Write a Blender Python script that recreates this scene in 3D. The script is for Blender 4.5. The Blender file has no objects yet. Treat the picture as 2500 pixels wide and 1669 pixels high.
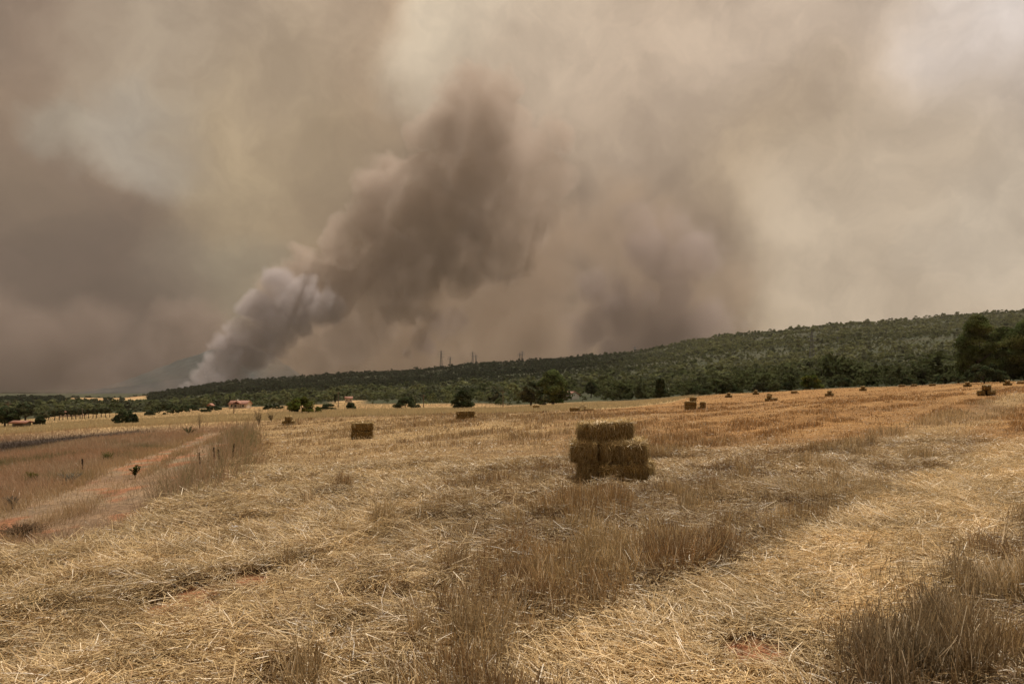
import bpy, math, random
import numpy as np
from mathutils import Vector, Matrix

sc = bpy.context.scene
COL = sc.collection
R = math.radians
F, CX, HY, EYE = 1700.0, 1250.0, 935.0, 1.6      # photo pixels: focal length, centre column, eye-level row

# ------------------------------------------------------------------ camera
cd = bpy.data.cameras.new('camera')
cd.sensor_width = 36.0
cd.lens = 36.0 * F / 2500.0
cd.shift_y = (HY - 834.5) / 2500.0
cd.clip_start = 0.1
cd.clip_end = 60000
cam = bpy.data.objects.new('camera', cd)
cam.location = (0, 0, EYE)
cam.rotation_euler = (R(90), 0, 0)
COL.objects.link(cam)
sc.camera = cam

# ------------------------------------------------------------------ light and exposure
sc.view_settings.view_transform = 'Standard'
sc.view_settings.look = 'None'
sc.view_settings.exposure = 0.0
sc.view_settings.gamma = 1.0
sc.cycles.use_denoising = True
sc.cycles.adaptive_threshold = 0.02
sc.cycles.max_bounces = 8
sc.cycles.diffuse_bounces = 3
sc.cycles.glossy_bounces = 2
sc.cycles.transmission_bounces = 4
sc.cycles.transparent_max_bounces = 8
sc.cycles.volume_bounces = 2
sc.cycles.volume_step_rate = 1.2
sc.cycles.volume_max_steps = 256
sc.cycles.sample_clamp_indirect = 3.0

SUN_EL, SUN_AZ = 62.0, 24.0      # degrees above the horizon, degrees right of the view direction
sl = bpy.data.lights.new('sun', 'SUN')
sl.energy = 4.9
sl.angle = R(0.6)
sl.color = (1.0, 0.93, 0.83)
so = bpy.data.objects.new('sun', sl)
d = Vector((math.sin(R(SUN_AZ)) * math.cos(R(SUN_EL)), math.cos(R(SUN_AZ)) * math.cos(R(SUN_EL)), math.sin(R(SUN_EL))))
so.rotation_euler = d.to_track_quat('Z', 'Y').to_euler()
COL.objects.link(so)


class NT:
    """small helper for node trees"""
    def __init__(self, tree):
        self.t = tree; self.n = tree.nodes; self.l = tree.links
    def new(self, typ, **kw):
        n = self.n.new(typ)
        for k, v in kw.items():
            if k.startswith('i_'):
                n.inputs[k[2:].replace('_', ' ')].default_value = v
            else:
                setattr(n, k, v)
        return n
    def link(self, a, b):
        self.l.new(a, b)
    def put(self, sock, v):
        if hasattr(v, 'is_linked') or hasattr(v, 'links'):
            self.l.new(v, sock)
        else:
            sock.default_value = v
    def math(self, op, a, b=0.0, c=None, clamp=False):
        n = self.new('ShaderNodeMath', operation=op, use_clamp=clamp)
        self.put(n.inputs[0], a); self.put(n.inputs[1], b)
        if c is not None: self.put(n.inputs[2], c)
        return n.outputs[0]
    def vmath(self, op, a, b=(0, 0, 0), out=0):
        n = self.new('ShaderNodeVectorMath', operation=op)
        self.put(n.inputs[0], a); self.put(n.inputs[1], b)
        return n.outputs[out]
    def scale(self, a, s):
        n = self.new('ShaderNodeVectorMath', operation='SCALE')
        self.put(n.inputs[0], a); self.put(n.inputs['Scale'], s)
        return n.outputs[0]
    def sstep(self, v, a, b, lo=0.0, hi=1.0):
        n = self.new('ShaderNodeMapRange', interpolation_type='SMOOTHSTEP')
        self.put(n.inputs[0], v); n.inputs[1].default_value = a; n.inputs[2].default_value = b
        n.inputs[3].default_value = lo; n.inputs[4].default_value = hi
        return n.outputs[0]
    def noise(self, vec, scale, detail=4, rough=0.55, out=0, dist=0.0):
        n = self.new('ShaderNodeTexNoise')
        if vec is not None: self.put(n.inputs['Vector'], vec)
        n.inputs['Scale'].default_value = scale; n.inputs['Detail'].default_value = detail
        n.inputs['Roughness'].default_value = rough; n.inputs['Distortion'].default_value = dist
        return n.outputs[out]
    def mix(self, f, a, b, blend='MIX'):
        n = self.new('ShaderNodeMix', data_type='RGBA', blend_type=blend)
        self.put(n.inputs[0], f)
        self.put(n.inputs[6], a if not isinstance(a, tuple) else (*a[:3], 1)); self.put(n.inputs[7], b if not isinstance(b, tuple) else (*b[:3], 1))
        return n.outputs[2]
    def gmath(self, op, a, b=0.0, clamp=False):
        return self.math(op, a, b, clamp=clamp)


def srgb(r, g, b):
    f = lambda c: (c / 255 / 12.92) if c / 255 <= 0.04045 else ((c / 255 + 0.055) / 1.055) ** 2.4
    return (f(r), f(g), f(b))


def pdir(px, py):
    return Vector(((px - CX) / F, 1.0, (HY - py) / F)).normalized()


# ------------------------------------------------------------------ world: daylight seen through a pall of smoke
w = bpy.data.worlds.new('World')
sc.world = w
w.use_nodes = True
w.node_tree.nodes.clear()
W = NT(w.node_tree)
tc = W.new('ShaderNodeTexCoord').outputs['Generated']
skyt = W.new('ShaderNodeTexSky', sky_type='NISHITA')
skyt.sun_disc = False
skyt.sun_elevation = R(SUN_EL)
skyt.sun_rotation = R(SUN_AZ)
skyt.dust_density = 4.0
skyt.air_density = 1.2
# drifting smoke bends every direction a little
w1 = W.vmath('SUBTRACT', W.noise(tc, 3.2, 5, 0.55, out=1), (0.5, 0.5, 0.5))
dirw = W.vmath('ADD', tc, W.scale(w1, 0.12))
w2 = W.vmath('SUBTRACT', W.noise(tc, 8.0, 4, 0.5, out=1), (0.5, 0.5, 0.5))
w3 = W.vmath('SUBTRACT', W.noise(tc, 21.0, 5, 0.6, out=1), (0.5, 0.5, 0.5))
dirw = W.vmath('NORMALIZE', W.vmath('ADD', W.vmath('ADD', dirw, W.scale(w2, 0.11)), W.scale(w3, 0.035)))
xyz = W.new('ShaderNodeSeparateXYZ'); W.link(dirw, xyz.inputs[0])
up = xyz.outputs[2]
base = W.mix(W.sstep(up, 0.0, 0.42), srgb(140, 121, 98), srgb(162, 146, 127))
col = base
def bank(col, px, py, rad, colour, amount=1.0, sharp=0.0):
    """one mass of smoke (or gap in it) in direction (px, py); rad in photo pixels"""
    dt = W.vmath('DOT_PRODUCT', dirw, tuple(pdir(px, py)), out=1)
    a = rad / F
    m = W.sstep(dt, math.cos(a * 1.35), math.cos(a * sharp), 0.0, amount)
    return W.mix(m, col, tuple(colour))
BANKS = [
    (250, 800, 600, srgb(112, 93, 78), .8, .1),
    (100, 60, 330, srgb(126, 108, 94), .85, .1),
    (100, 480, 300, srgb(124, 104, 86), .8, .1),
    (470, 200, 210, srgb(164, 150, 132), .8, .1),
    (400, 340, 110, srgb(166, 160, 150), .7, .1),
    (180, 300, 70, srgb(152, 146, 134), .6, .1),
    (40, 480, 90, srgb(140, 120, 96), .5, .1),
    (700, 250, 200, srgb(160, 144, 124), .7, .1),
    (800, 420, 280, srgb(172, 152, 120), .8, .1),
    (620, 620, 200, srgb(163, 146, 118), .8, .1),
    (440, 700, 110, srgb(146, 134, 116), .8, .1),
    (650, 690, 110, srgb(155, 146, 125), .9, .1),
    (1150, 40, 330, srgb(170, 146, 122), .85, .1),
    (700, 60, 200, srgb(160, 142, 122), .6, .1),
    (1330, 130, 230, srgb(224, 211, 188), 1.0, .25),
    (1150, 190, 170, srgb(214, 201, 180), .9, .25),
    (1560, 200, 380, srgb(190, 171, 152), .9, .15),
    (2350, 150, 460, srgb(206, 192, 180), .95, .15),
    (2480, 100, 180, srgb(214, 206, 204), .9, .1),
    (1850, 260, 320, srgb(184, 165, 146), .8, .1),
    (2440, 360, 200, srgb(164, 152, 145), .8, .1),
    (1950, 520, 300, srgb(156, 136, 110), .8, .1),
    (2250, 640, 340, srgb(186, 171, 152), .9, .15),
    (2460, 560, 160, srgb(190, 178, 162), .8, .1),
    (1200, 780, 520, srgb(98, 78, 60), .9, .15),
    (1560, 720, 270, srgb(110, 91, 76), .8, .1),
    (60, 930, 420, srgb(74, 60, 54), .95, .15),
]
for b in BANKS:
    col = bank(col, *b)
mott = W.noise(dirw, 6.5, 8, 0.60)
col = W.mix(1.0, col, W.mix(W.sstep(mott, 0.3, 0.7), (0.76, 0.74, 0.72), (1.19, 1.18, 1.15)), 'MULTIPLY')
skyc = W.scale(skyt.outputs[0], 0.10)
SMOKE_VEIL = 0.98                      # how much of the blue sky the pall hides
mixc = W.mix(SMOKE_VEIL, skyc, W.mix(1.0, col, (1.02, 1.0, .97), 'MULTIPLY'))
bg = W.new('ShaderNodeBackground'); bg.inputs['Strength'].default_value = 1.06
W.link(mixc, bg.inputs['Color'])
wo = W.new('ShaderNodeOutputWorld'); W.link(bg.outputs[0], wo.inputs['Surface'])
# ------------------------------------------------------------------ numeric helpers
def tag(o, label=None, cat=None, group=None, kind=None):
    if label: o['label'] = label
    if cat: o['category'] = cat
    if group: o['group'] = group
    if kind: o['kind'] = kind
    return o


def sm(a, b, x):
    t = np.clip((x - a) / (b - a), 0, 1)
    return t * t * (3 - 2 * t)


def vnoise(x, y, seed=0):
    xi = np.floor(x).astype(np.int64); yi = np.floor(y).astype(np.int64)
    fx = x - xi; fy = y - yi
    fx = fx * fx * (3 - 2 * fx); fy = fy * fy * (3 - 2 * fy)
    def h(a, b):
        n = (a * 374761393 + b * 668265263 + seed * 1442695041) & 0x7fffffff
        n = ((n ^ (n >> 13)) * 1274126177) & 0x7fffffff
        n = (n ^ (n >> 16)) & 0xffff
        return n / 65535.0
    return (h(xi, yi) * (1 - fx) + h(xi + 1, yi) * fx) * (1 - fy) + (h(xi, yi + 1) * (1 - fx) + h(xi + 1, yi + 1) * fx) * fy


def fbm(x, y, seed=0, octv=4, gain=0.5):
    s = 0; a = 1; t = 0
    for i in range(octv):
        s = s + a * vnoise(x * 2 ** i, y * 2 ** i, seed + i * 17); t += a; a *= gain
    return s / t


# ------------------------------------------------------------------ the lie of the land
C_Y = np.array([-60, 4, 12, 20, 28, 42, 54, 80, 120, 150, 20000.])
C_Z = np.array([0, 0, -.05, -.22, -.41, -.60, -.98, -1.15, -1.36, -1.6, -1.6])
T_PX = np.array([-500, 0, 300, 600, 900, 1200, 1500, 1800, 2100, 2500, 3000.])
T_Y = np.array([75, 110, 150, 250, 400, 700, 1000, 1400, 2000, 3000.])
T_ROW = np.array([
    [1085, 1064, 1056, 1040, 1020, 1000, 988, 980, 972, 962],
    [1060, 1043, 1036, 1024, 1008, 990, 980, 974, 968, 960],
    [1040, 1026, 1021, 1014, 1003, 989, 980, 973, 968, 960],
    [1027, 1013, 1007, 1000, 990, 970, 952, 930, 960, 956],
    [1016, 1003, 998, 988, 975, 952, 933, 912, 950, 956],
    [1010, 1000, 996, 976, 962, 937, 912, 888, 940, 956],
    [1001, 987, 983, 961, 946, 915, 888, 866, 920, 950],
    [984, 961, 958, 947, 928, 880, 843, 818, 890, 940],
    [966, 947, 943, 934, 910, 858, 818, 790, 860, 930],
    [944, 931, 928, 918, 892, 838, 795, 761, 830, 920],
    [925, 915, 912, 900, 872, 815, 772, 741, 815, 920]], dtype=float)


def height(X, Y):
    X = np.asarray(X, float); Y = np.asarray(Y, float)
    Xs = 90 * np.tanh(X / 90)
    near = np.where(Xs > -10, 0.04 * Xs, -0.4 + 0.052 * (Xs + 10)) + np.interp(Y, C_Y, C_Z)
    near = near + 0.55 * np.exp(-((X - 38) / 15) ** 2 - ((Y - 50) / 26) ** 2)
    # uneven soil, furrows and the two ruts
    near = near + 0.05 * (fbm(X / 2.2, Y / 2.2, 5, 3) - 0.5) + 0.16 * (fbm(X / 11, Y / 11, 9, 2) - 0.5) * sm(6, 14, np.hypot(X, Y))
    Yc = np.maximum(Y, 60.0)
    px = np.clip(CX + F * X / Yc, -500, 3000)
    ly = np.log(np.clip(Yc, 75, 3000)); tl = np.log(T_Y)
    iy = np.clip(np.searchsorted(tl, ly) - 1, 0, len(tl) - 2)
    ix = np.clip(np.searchsorted(T_PX, px) - 1, 0, len(T_PX) - 2)
    ty = (ly - tl[iy]) / (tl[iy + 1] - tl[iy]); tx = (px - T_PX[ix]) / (T_PX[ix + 1] - T_PX[ix])
    ty_s = ty; tx = tx * tx * (3 - 2 * tx) * 0.6 + tx * 0.4
    row = (T_ROW[ix, iy] * (1 - tx) + T_ROW[ix + 1, iy] * tx) * (1 - ty_s) + (T_ROW[ix, iy + 1] * (1 - tx) + T_ROW[ix + 1, iy + 1] * tx) * ty_s
    far = EYE - (row - HY) * np.minimum(Yc, 3000) / F
    far = far + (fbm(X / 120, Y / 120, 31, 4) - 0.5) * 9 * sm(350, 1100, Y)
    t = sm(40, 64, Y)
    return near * (1 - t) + far * t


Z0 = float(height(0, 0))
EYEZ = EYE


def proj(X, Y, Z=None):
    if Z is None: Z = height(X, Y)
    Yc = np.maximum(Y, 0.5)
    return CX + F * X / Yc, HY - F * (Z - EYE) / Yc


def at(px, py, lo=3.0, hi=400.0):
    """where the sight line through photo pixel (px, py) first meets the ground"""
    Ys = np.exp(np.linspace(math.log(lo), math.log(hi), 4000))
    Xs = (px - CX) / F * Ys
    d_ = (EYE - (py - HY) * Ys / F) - height(Xs, Ys)
    k = np.argmax(d_ < 0)
    if d_[k] >= 0: k = len(Ys) - 1
    return Vector((float(Xs[k]), float(Ys[k]), float(height(Xs[k], Ys[k]))))


def on(px, Y):
    X = (px - CX) / F * Y
    return Vector((X, Y, float(height(X, Y))))


# ------------------------------------------------------------------ ground zones, fixed in ground coordinates
def line(pts):
    return [tuple(at(px, py)[:2]) for px, py in pts]


def dist_line(X, Y, pl):
    best = np.full(np.shape(X), 1e9)
    for (ax, ay), (bx, by) in zip(pl[:-1], pl[1:]):
        dx, dy = bx - ax, by - ay
        t = np.clip(((X - ax) * dx + (Y - ay) * dy) / (dx * dx + dy * dy + 1e-9), 0, 1)
        best = np.minimum(best, np.hypot(X - ax - t * dx, Y - ay - t * dy))
    return best


EDGE = line([(655, 1012), (610, 1050), (545, 1130), (450, 1215), (330, 1275), (180, 1320), (-150, 1390)])
RUT_A = line([(520, 1060), (440, 1095), (380, 1118), (325, 1142), (285, 1172), (200, 1215), (110, 1250), (0, 1290), (-200, 1370)])
RUT_B = line([(530, 1085), (455, 1128), (410, 1160), (350, 1196), (305, 1230), (262, 1268), (160, 1300)])
VERGE = line([(622, 1020), (590, 1060), (540, 1120), (500, 1165), (440, 1215)])
LANE_R = line([(1540, 1640), (1720, 1590), (1930, 1470), (2180, 1310), (2330, 1215), (2430, 1150), (2560, 1060)])
LANE_F = line([(1980, 1215), (2120, 1120), (2260, 1055), (2380, 1010), (2520, 960)])
LANE_L = line([(760, 1450), (830, 1250), (760, 1150), (700, 1090), (690, 1050)])


def zones(X, Y):
    """dictionary of 0..1 masks over ground points"""
    wob = (fbm(X / 1.7, Y / 1.7, 77, 3) - 0.5)
    z = {}
    px, py = CX + F * X / np.maximum(Y, .5), None
    # signed side of the field boundary: compare with the boundary's X at the same Y
    ey = np.array([p[1] for p in EDGE]); ex = np.array([p[0] for p in EDGE]); o_ = np.argsort(ey)
    bx = np.interp(Y, ey[o_], ex[o_])
    bx = np.where(Y > ey.max(), ex[o_][-1] + (Y - ey.max()) * (-600 / F), bx)
    side = (X - bx) + wob * 0.7 * np.clip(Y / 10, .6, 3)
    z['past'] = 1 - sm(-0.35, 0.35, side)
    da = dist_line(X, Y, RUT_A) + wob * .5; db = dist_line(X, Y, RUT_B) + wob * .5
    wr = 0.26 + 0.006 * Y
    z['rut'] = np.maximum(1 - sm(wr * .6, wr * 1.5, da), 1 - sm(wr * .6, wr * 1.5, db))
    z['verge'] = (1 - sm(0.5, 1.3, dist_line(X, Y, VERGE) + wob * .8))
    z['lane'] = np.maximum(1 - sm(.45, 1.0, dist_line(X, Y, LANE_R) + wob * .5), 0)
    z['lanef'] = 1 - sm(.5, 1.6, dist_line(X, Y, LANE_F) + wob * 1.2)
    z['tall'] = sm(0, 6, Y - np.interp(px, [-500, 560, 700, 900, 1140, 1400, 1640, 1720, 3000], [56, 56, 60, 62, 66, 74, 92, 125, 400]) + wob * 4)
    burnt = np.exp(-((Y - np.interp(px, [0, 330], [37, 51])) / np.interp(px, [0, 330], [8.5, 4.5])) ** 4) * (1 - sm(300, 420, px + wob * 60)) * z['past']
    z['burnt'] = burnt
    # straw lies flat in the lower left of the field and in long drifts along the rows
    rowx = X * 0.63 + Y * 0.77; rowy = X * 0.77 - Y * 0.63
    drift = fbm(rowx / 11 + 3, rowy / 1.9, 41, 3) * .8 + .2 * (np.sin(rowy * 2 * np.pi / 3.4 + 1.2 * wob) * .5 + .5)
    z['drift'] = drift
    lit = sm(.50, .60, drift)
    flatl = (1 - sm(-1.6, .4, X + wob * 1.5 + .0 * Y)) * (1 - sm(14, 30, Y)) * .9
    pale = np.exp(-((px - 1000) / 520) ** 4) * sm(9, 13, Y) * (1 - sm(30, 40, Y))
    z['flat'] = np.clip(np.maximum.reduce([flatl, z['lane'], lit * .75 * sm(5, 12, Y), pale * .75 * sm(.35, .55, drift)]), 0, 1)
    z['orange'] = sm(-3, 7, X - 0.10 * Y + wob * 4) * sm(11, 19, Y) * (1 - z['lanef'] * .9)
    return z
# ------------------------------------------------------------------ materials
def new_mat(name):
    m = bpy.data.materials.new(name); m.use_nodes = True
    m.node_tree.nodes.clear(); T = NT(m.node_tree)
    o = T.new('ShaderNodeOutputMaterial')
    return m, T, o


def blade_mat(name, transl=0.35, gloss=0.12, tint=(1, 1, 1), rough=0.35):
    m, T, o = new_mat(name)
    c = T.new('ShaderNodeAttribute', attribute_name='Col').outputs['Color']
    if tint != (1, 1, 1): c = T.mix(1.0, c, tint, 'MULTIPLY')
    df = T.new('ShaderNodeBsdfDiffuse'); T.link(c, df.inputs[0])
    tr = T.new('ShaderNodeBsdfTranslucent'); T.link(c, tr.inputs[0])
    mx = T.new('ShaderNodeMixShader'); mx.inputs[0].default_value = transl
    T.link(df.outputs[0], mx.inputs[1]); T.link(tr.outputs[0], mx.inputs[2])
    gl = T.new('ShaderNodeBsdfGlossy'); gl.inputs['Roughness'].default_value = rough
    gl.inputs[0].default_value = (0.9, 0.88, 0.82, 1)
    m2 = T.new('ShaderNodeMixShader'); m2.inputs[0].default_value = gloss
    T.link(mx.outputs[0], m2.inputs[1]); T.link(gl.outputs[0], m2.inputs[2])
    T.link(m2.outputs[0], o.inputs[0])
    return m


def simple_mat(name, colour, rough=0.7, nscale=None, var=0.25, metallic=0.0):
    m, T, o = new_mat(name)
    p = T.new('ShaderNodeBsdfPrincipled')
    p.inputs['Roughness'].default_value = rough; p.inputs['Metallic'].default_value = metallic
    if nscale:
        tc_ = T.new('ShaderNodeTexCoord').outputs['Object']
        nz = T.noise(tc_, nscale, 5, 0.6)
        a = tuple(c * (1 - var) for c in colour); b = tuple(min(1, c * (1 + var)) for c in colour)
        T.link(T.mix(T.sstep(nz, .3, .7), a, b), p.inputs['Base Color'])
    else:
        p.inputs['Base Color'].default_value = (*colour, 1)
    T.link(p.outputs[0], o.inputs[0])
    return m


def mesh_np(name, verts, faces_flat, nper, mat, col=None, smooth=False, parent=None, link=True):
    """verts (N,3); faces_flat: flat index array of equal-size polygons"""
    me = bpy.data.meshes.new(name)
    verts = np.ascontiguousarray(verts, dtype=np.float32)
    nf = len(faces_flat) // nper
    me.vertices.add(len(verts)); me.vertices.foreach_set('co', verts.ravel())
    me.loops.add(len(faces_flat)); me.loops.foreach_set('vertex_index', np.ascontiguousarray(faces_flat, dtype=np.int32))
    me.polygons.add(nf)
    me.polygons.foreach_set('loop_start', np.arange(0, nf * nper, nper, dtype=np.int32))
    me.polygons.foreach_set('loop_total', np.full(nf, nper, dtype=np.int32))
    if smooth: me.polygons.foreach_set('use_smooth', np.ones(nf, dtype=bool))
    if col is not None:
        a = me.color_attributes.new('Col', 'FLOAT_COLOR', 'POINT')
        cc = np.ones((len(verts), 4), dtype=np.float32); cc[:, :3] = col
        a.data.foreach_set('color', cc.ravel())
    me.update(calc_edges=True)
    if mat: me.materials.append(mat)
    if not link: return me
    o = bpy.data.objects.new(name, me); COL.objects.link(o)
    if parent: o.parent = parent
    return o


rng = np.random.default_rng(7)

# palette (albedo)
PALE = np.array([0.58, 0.43, 0.23]); YEL = np.array([0.50, 0.355, 0.175]); BRN = np.array([0.27, 0.165, 0.08])
ORG = np.array([0.36, 0.19, 0.065]); GRY = np.array([0.34, 0.27, 0.18]); WHT = np.array([0.78, 0.66, 0.48])
RED = np.array([0.31, 0.135, 0.07]); DRK = np.array([0.15, 0.095, 0.055]); PINK = np.array([0.40, 0.235, 0.14])
BUR = np.array([0.050, 0.036, 0.028]); OLV = np.array([0.17, 0.165, 0.075]); SOIL = np.array([0.20, 0.10, 0.055])
SCRUB = np.array([0.042, 0.048, 0.024]); FIELD = np.array([0.44, 0.31, 0.155])


def lerp(a, b, t):
    return a * (1 - t)[:, None] + b * t[:, None]


def far_fields(X, Y):
    """1 where the plain beyond the crest is mown field rather than wood"""
    px = CX + F * X / np.maximum(Y, 1)
    n = fbm(X / 40, Y / 40, 55, 3)
    a = (1 - sm(0, 30, Y - np.interp(px, [-500, 0, 300, 560, 900, 1250, 1500, 1700], [190, 200, 330, 340, 250, 170, 150, 120]) + (n - .5) * 60))
    b = sm(860, 900, Y) * (1 - sm(1400, 1500, Y)) * sm(120, 200, px) * (1 - sm(340, 380, px))
    c = np.exp(-((px - 850) / 40) ** 4 - ((Y - 330) / 60) ** 4)
    return np.clip(np.maximum.reduce([a, b, c]), 0, 1)


# ------------------------------------------------------------------ ground: one sheet from underfoot to the horizon
ang = np.unique(np.concatenate([np.arange(-180, -62, 6.0), np.arange(-62, 62.01, 0.2), np.arange(62, 180, 6.0)]))
rad_ = np.concatenate([np.linspace(0.4, 6, 40), np.exp(np.linspace(math.log(6.1), math.log(150), 210)), np.exp(np.linspace(math.log(152), math.log(1800), 170)), np.exp(np.linspace(math.log(1850), math.log(5600), 26))])
A_, R_ = np.meshgrid(np.radians(ang), rad_)
gx, gy = (np.sin(A_) * R_).ravel(), (np.cos(A_) * R_).ravel()
gz = height(gx, gy)
na, nr = len(ang), len(rad_)
gcol = None
zz = zones(gx, gy)
base = np.tile(SOIL * 0.8, (len(gx), 1))
n1 = fbm(gx / 3, gy / 3, 3, 4)
dd = np.hypot(gx, gy)
fieldc = lerp(np.tile(BRN * .8, (len(gx), 1)), np.tile(YEL * .85, (len(gx), 1)), np.clip(zz['flat'] * .7 + n1 * .3, 0, 1))
fieldc = lerp(fieldc, np.tile(ORG * .85, (len(gx), 1)), zz['orange'] * .75)
base = lerp(base, fieldc, sm(3, 30, dd) * .5 + .42) * (.55 + .45 * sm(8, 26, dd))[:, None]  # near ground darkened: shade between the stalks painted into its colour
past = lerp(np.tile(PINK * .62, (len(gx), 1)), np.tile(GRY * .7, (len(gx), 1)), n1)
past = lerp(past, np.tile(FIELD * .95, (len(gx), 1)), sm(50, 62, gy))
base = lerp(base, past, zz['past'])
base = lerp(base, np.tile(RED, (len(gx), 1)), zz['rut'] * sm(.52, .64, fbm(gx / .6, gy / 1.1, 13, 3)) * .85)
base = lerp(base, np.tile(BUR, (len(gx), 1)), np.clip(zz['burnt'], 0, 1))
base = lerp(base, np.tile(FIELD * 1.02, (len(gx), 1)), zz['tall'])
ff = far_fields(gx, gy)
fcol = lerp(np.tile(FIELD, (len(gx), 1)), np.tile(np.array([.42, .26, .13]), (len(gx), 1)), sm(.4, .6, fbm(gx / 60, gy / 14, 91, 3)))
wood = lerp(np.tile(SCRUB, (len(gx), 1)), np.tile(np.array([0.058, 0.058, 0.032]), (len(gx), 1)), sm(.35, .7, fbm(gx / 35, gy / 35, 61, 4)))
farc = lerp(wood, fcol, ff)
base = lerp(base, farc, sm(112, 126, gy))
# small bare patches of red earth
for (px_, py_, r_) in [(620, 1418, .16), (720, 1465, .15), (480, 1450, .16), (455, 1480, .22), (500, 1482, .14), (1850, 1590, .16), (1290, 1520, .12)]:
    c_ = at(px_, py_)
    t = 1 - sm(r_ * .6, r_ * 1.8, np.hypot(gx - c_.x, (gy - c_.y)) + (vnoise(gx * 4, gy * 4, 3) - .5) * .2)
    base = lerp(base, np.tile(RED, (len(gx), 1)), t)
BARE = [(at(px_, py_), r_) for (px_, py_, r_) in [(620, 1418, .2), (720, 1465, .18), (480, 1450, .18), (455, 1480, .24), (500, 1482, .16), (1850, 1590, .2), (1290, 1520, .14)]]

i0 = (np.arange(nr - 1)[:, None] * na + np.arange(na)[None, :])
i1 = np.arange(nr - 1)[:, None] * na + (np.arange(na)[None, :] + 1) % na
quads = np.stack([i0, i1, i1 + na, i0 + na], -1).reshape(-1)
m, T, o = new_mat('ground_cover')
c = T.new('ShaderNodeAttribute', attribute_name='Col').outputs['Color']
P = T.new('ShaderNodeTexCoord').outputs['Object']
nf = T.noise(P, 14, 6, .65); nm = T.noise(P, 1.3, 6, .6); nl = T.noise(P, .05, 5, .6)
c = T.mix(1.0, c, T.mix(T.sstep(nf, .3, .7), (.55, .55, .55), (1.35, 1.32, 1.28)), 'MULTIPLY')
c = T.mix(1.0, c, T.mix(T.sstep(nm, .3, .7), (.75, .75, .75), (1.25, 1.24, 1.2)), 'MULTIPLY')
c = T.mix(1.0, c, T.mix(T.sstep(nl, .35, .65), (.86, .86, .88), (1.12, 1.12, 1.1)), 'MULTIPLY')
p = T.new('ShaderNodeBsdfPrincipled'); p.inputs['Roughness'].default_value = .95; p.inputs['Specular IOR Level'].default_value = .1
T.link(c, p.inputs['Base Color'])
bp = T.new('ShaderNodeBump'); bp.inputs['Strength'].default_value = .8; bp.inputs['Distance'].default_value = .05
T.link(nf, bp.inputs['Height']); T.link(bp.outputs[0], p.inputs['Normal'])
T.link(p.outputs[0], o.inputs[0])
GROUND_MAT = m
# close the small hole underfoot
verts = np.stack([gx, gy, gz], -1)
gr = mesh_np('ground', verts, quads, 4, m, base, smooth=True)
tag(gr, kind='structure')


# ------------------------------------------------------------------ hills far behind the smoke
def far_ridge(name, D, prof, depth, seed, colour):
    pxs = np.arange(prof[0][0], prof[-1][0], 3.0)
    ys = np.interp(pxs, [a for a, b in prof], [b for a, b in prof])
    rows = []
    for k, f in enumerate(np.linspace(-1, 1, 41)):
        Yk = D + depth * f
        h = (EYE + (HY - ys) / F * D + 60) * (1 - abs(f) ** 1.4) - 60
        h = h + (fbm(pxs / 14 + k * .0, np.full_like(pxs, k * .45), seed, 4) - .5) * 46 * (1 - abs(f)) * D / 4000 + (vnoise(pxs / 3, np.full_like(pxs, k * 1.), seed) - .5) * 5
        rows.append(np.stack([(pxs - CX) / F * D, np.full_like(pxs, Yk), h], -1))
    V = np.concatenate(rows); n = len(pxs)
    i = (np.arange(40)[:, None] * n + np.arange(n - 1)[None]).ravel()
    q = np.stack([i, i + 1, i + 1 + n, i + n], -1).ravel()
    return tag(mesh_np(name, V, q, 4, simple_mat(name + '_cover', colour, .95, .02, .35), smooth=True), kind='structure')


far_ridge('hill_behind_smoke', 3600, [(150, 985), (250, 968), (330, 950), (400, 937), (470, 926), (560, 915), (640, 922), (720, 945), (780, 985)], 900, 5, (0.014, 0.016, 0.015))
far_ridge('far_hills', 4500, [(180, 990), (300, 955), (370, 925), (420, 896), (480, 868), (540, 850), (600, 846), (650, 862), (700, 900), (760, 940), (800, 985)], 800, 8, (0.018, 0.023, 0.020))
# ------------------------------------------------------------------ stalks: stubble, loose straw and dry grass
STRIPS = []
def stalks(pos, direc, length, width, colour, bend=None, tip=0.5, wdir=None):
    """one quad (two when bent) per stalk; returns verts, flat faces, colours"""
    n = len(pos)
    d = direc / np.linalg.norm(direc, axis=1, keepdims=True)
    if wdir is None:
        a = rng.uniform(0, 2 * np.pi, n)
        wdir = np.stack([np.cos(a), np.sin(a), rng.normal(0, .25, n)], -1)
    s = np.cross(d, wdir); s /= (np.linalg.norm(s, axis=1, keepdims=True) + 1e-9)
    hw = (width * .5)[:, None] * s
    if bend is None:
        V = np.stack([pos - hw, pos + hw, pos + d * length[:, None] + hw * tip, pos + d * length[:, None] - hw * tip], 1)
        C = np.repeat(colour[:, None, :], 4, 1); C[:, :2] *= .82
        return V.reshape(-1, 3), np.arange(n * 4), C.reshape(-1, 3)
    mid = pos + d * (length * .5)[:, None]
    d2 = d + bend; d2 /= np.linalg.norm(d2, axis=1, keepdims=True)
    end = mid + d2 * (length * .5)[:, None]
    V = np.stack([pos - hw, pos + hw, mid + hw * .85, mid - hw * .85, end + hw * tip, end - hw * tip], 1)
    b = np.arange(n)[:, None] * 6
    q = np.concatenate([b + np.array([[0, 1, 2, 3]]), b + np.array([[3, 2, 4, 5]])], 1)
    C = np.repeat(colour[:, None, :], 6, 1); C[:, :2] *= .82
    return V.reshape(-1, 3), q.ravel(), C.reshape(-1, 3)


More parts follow.
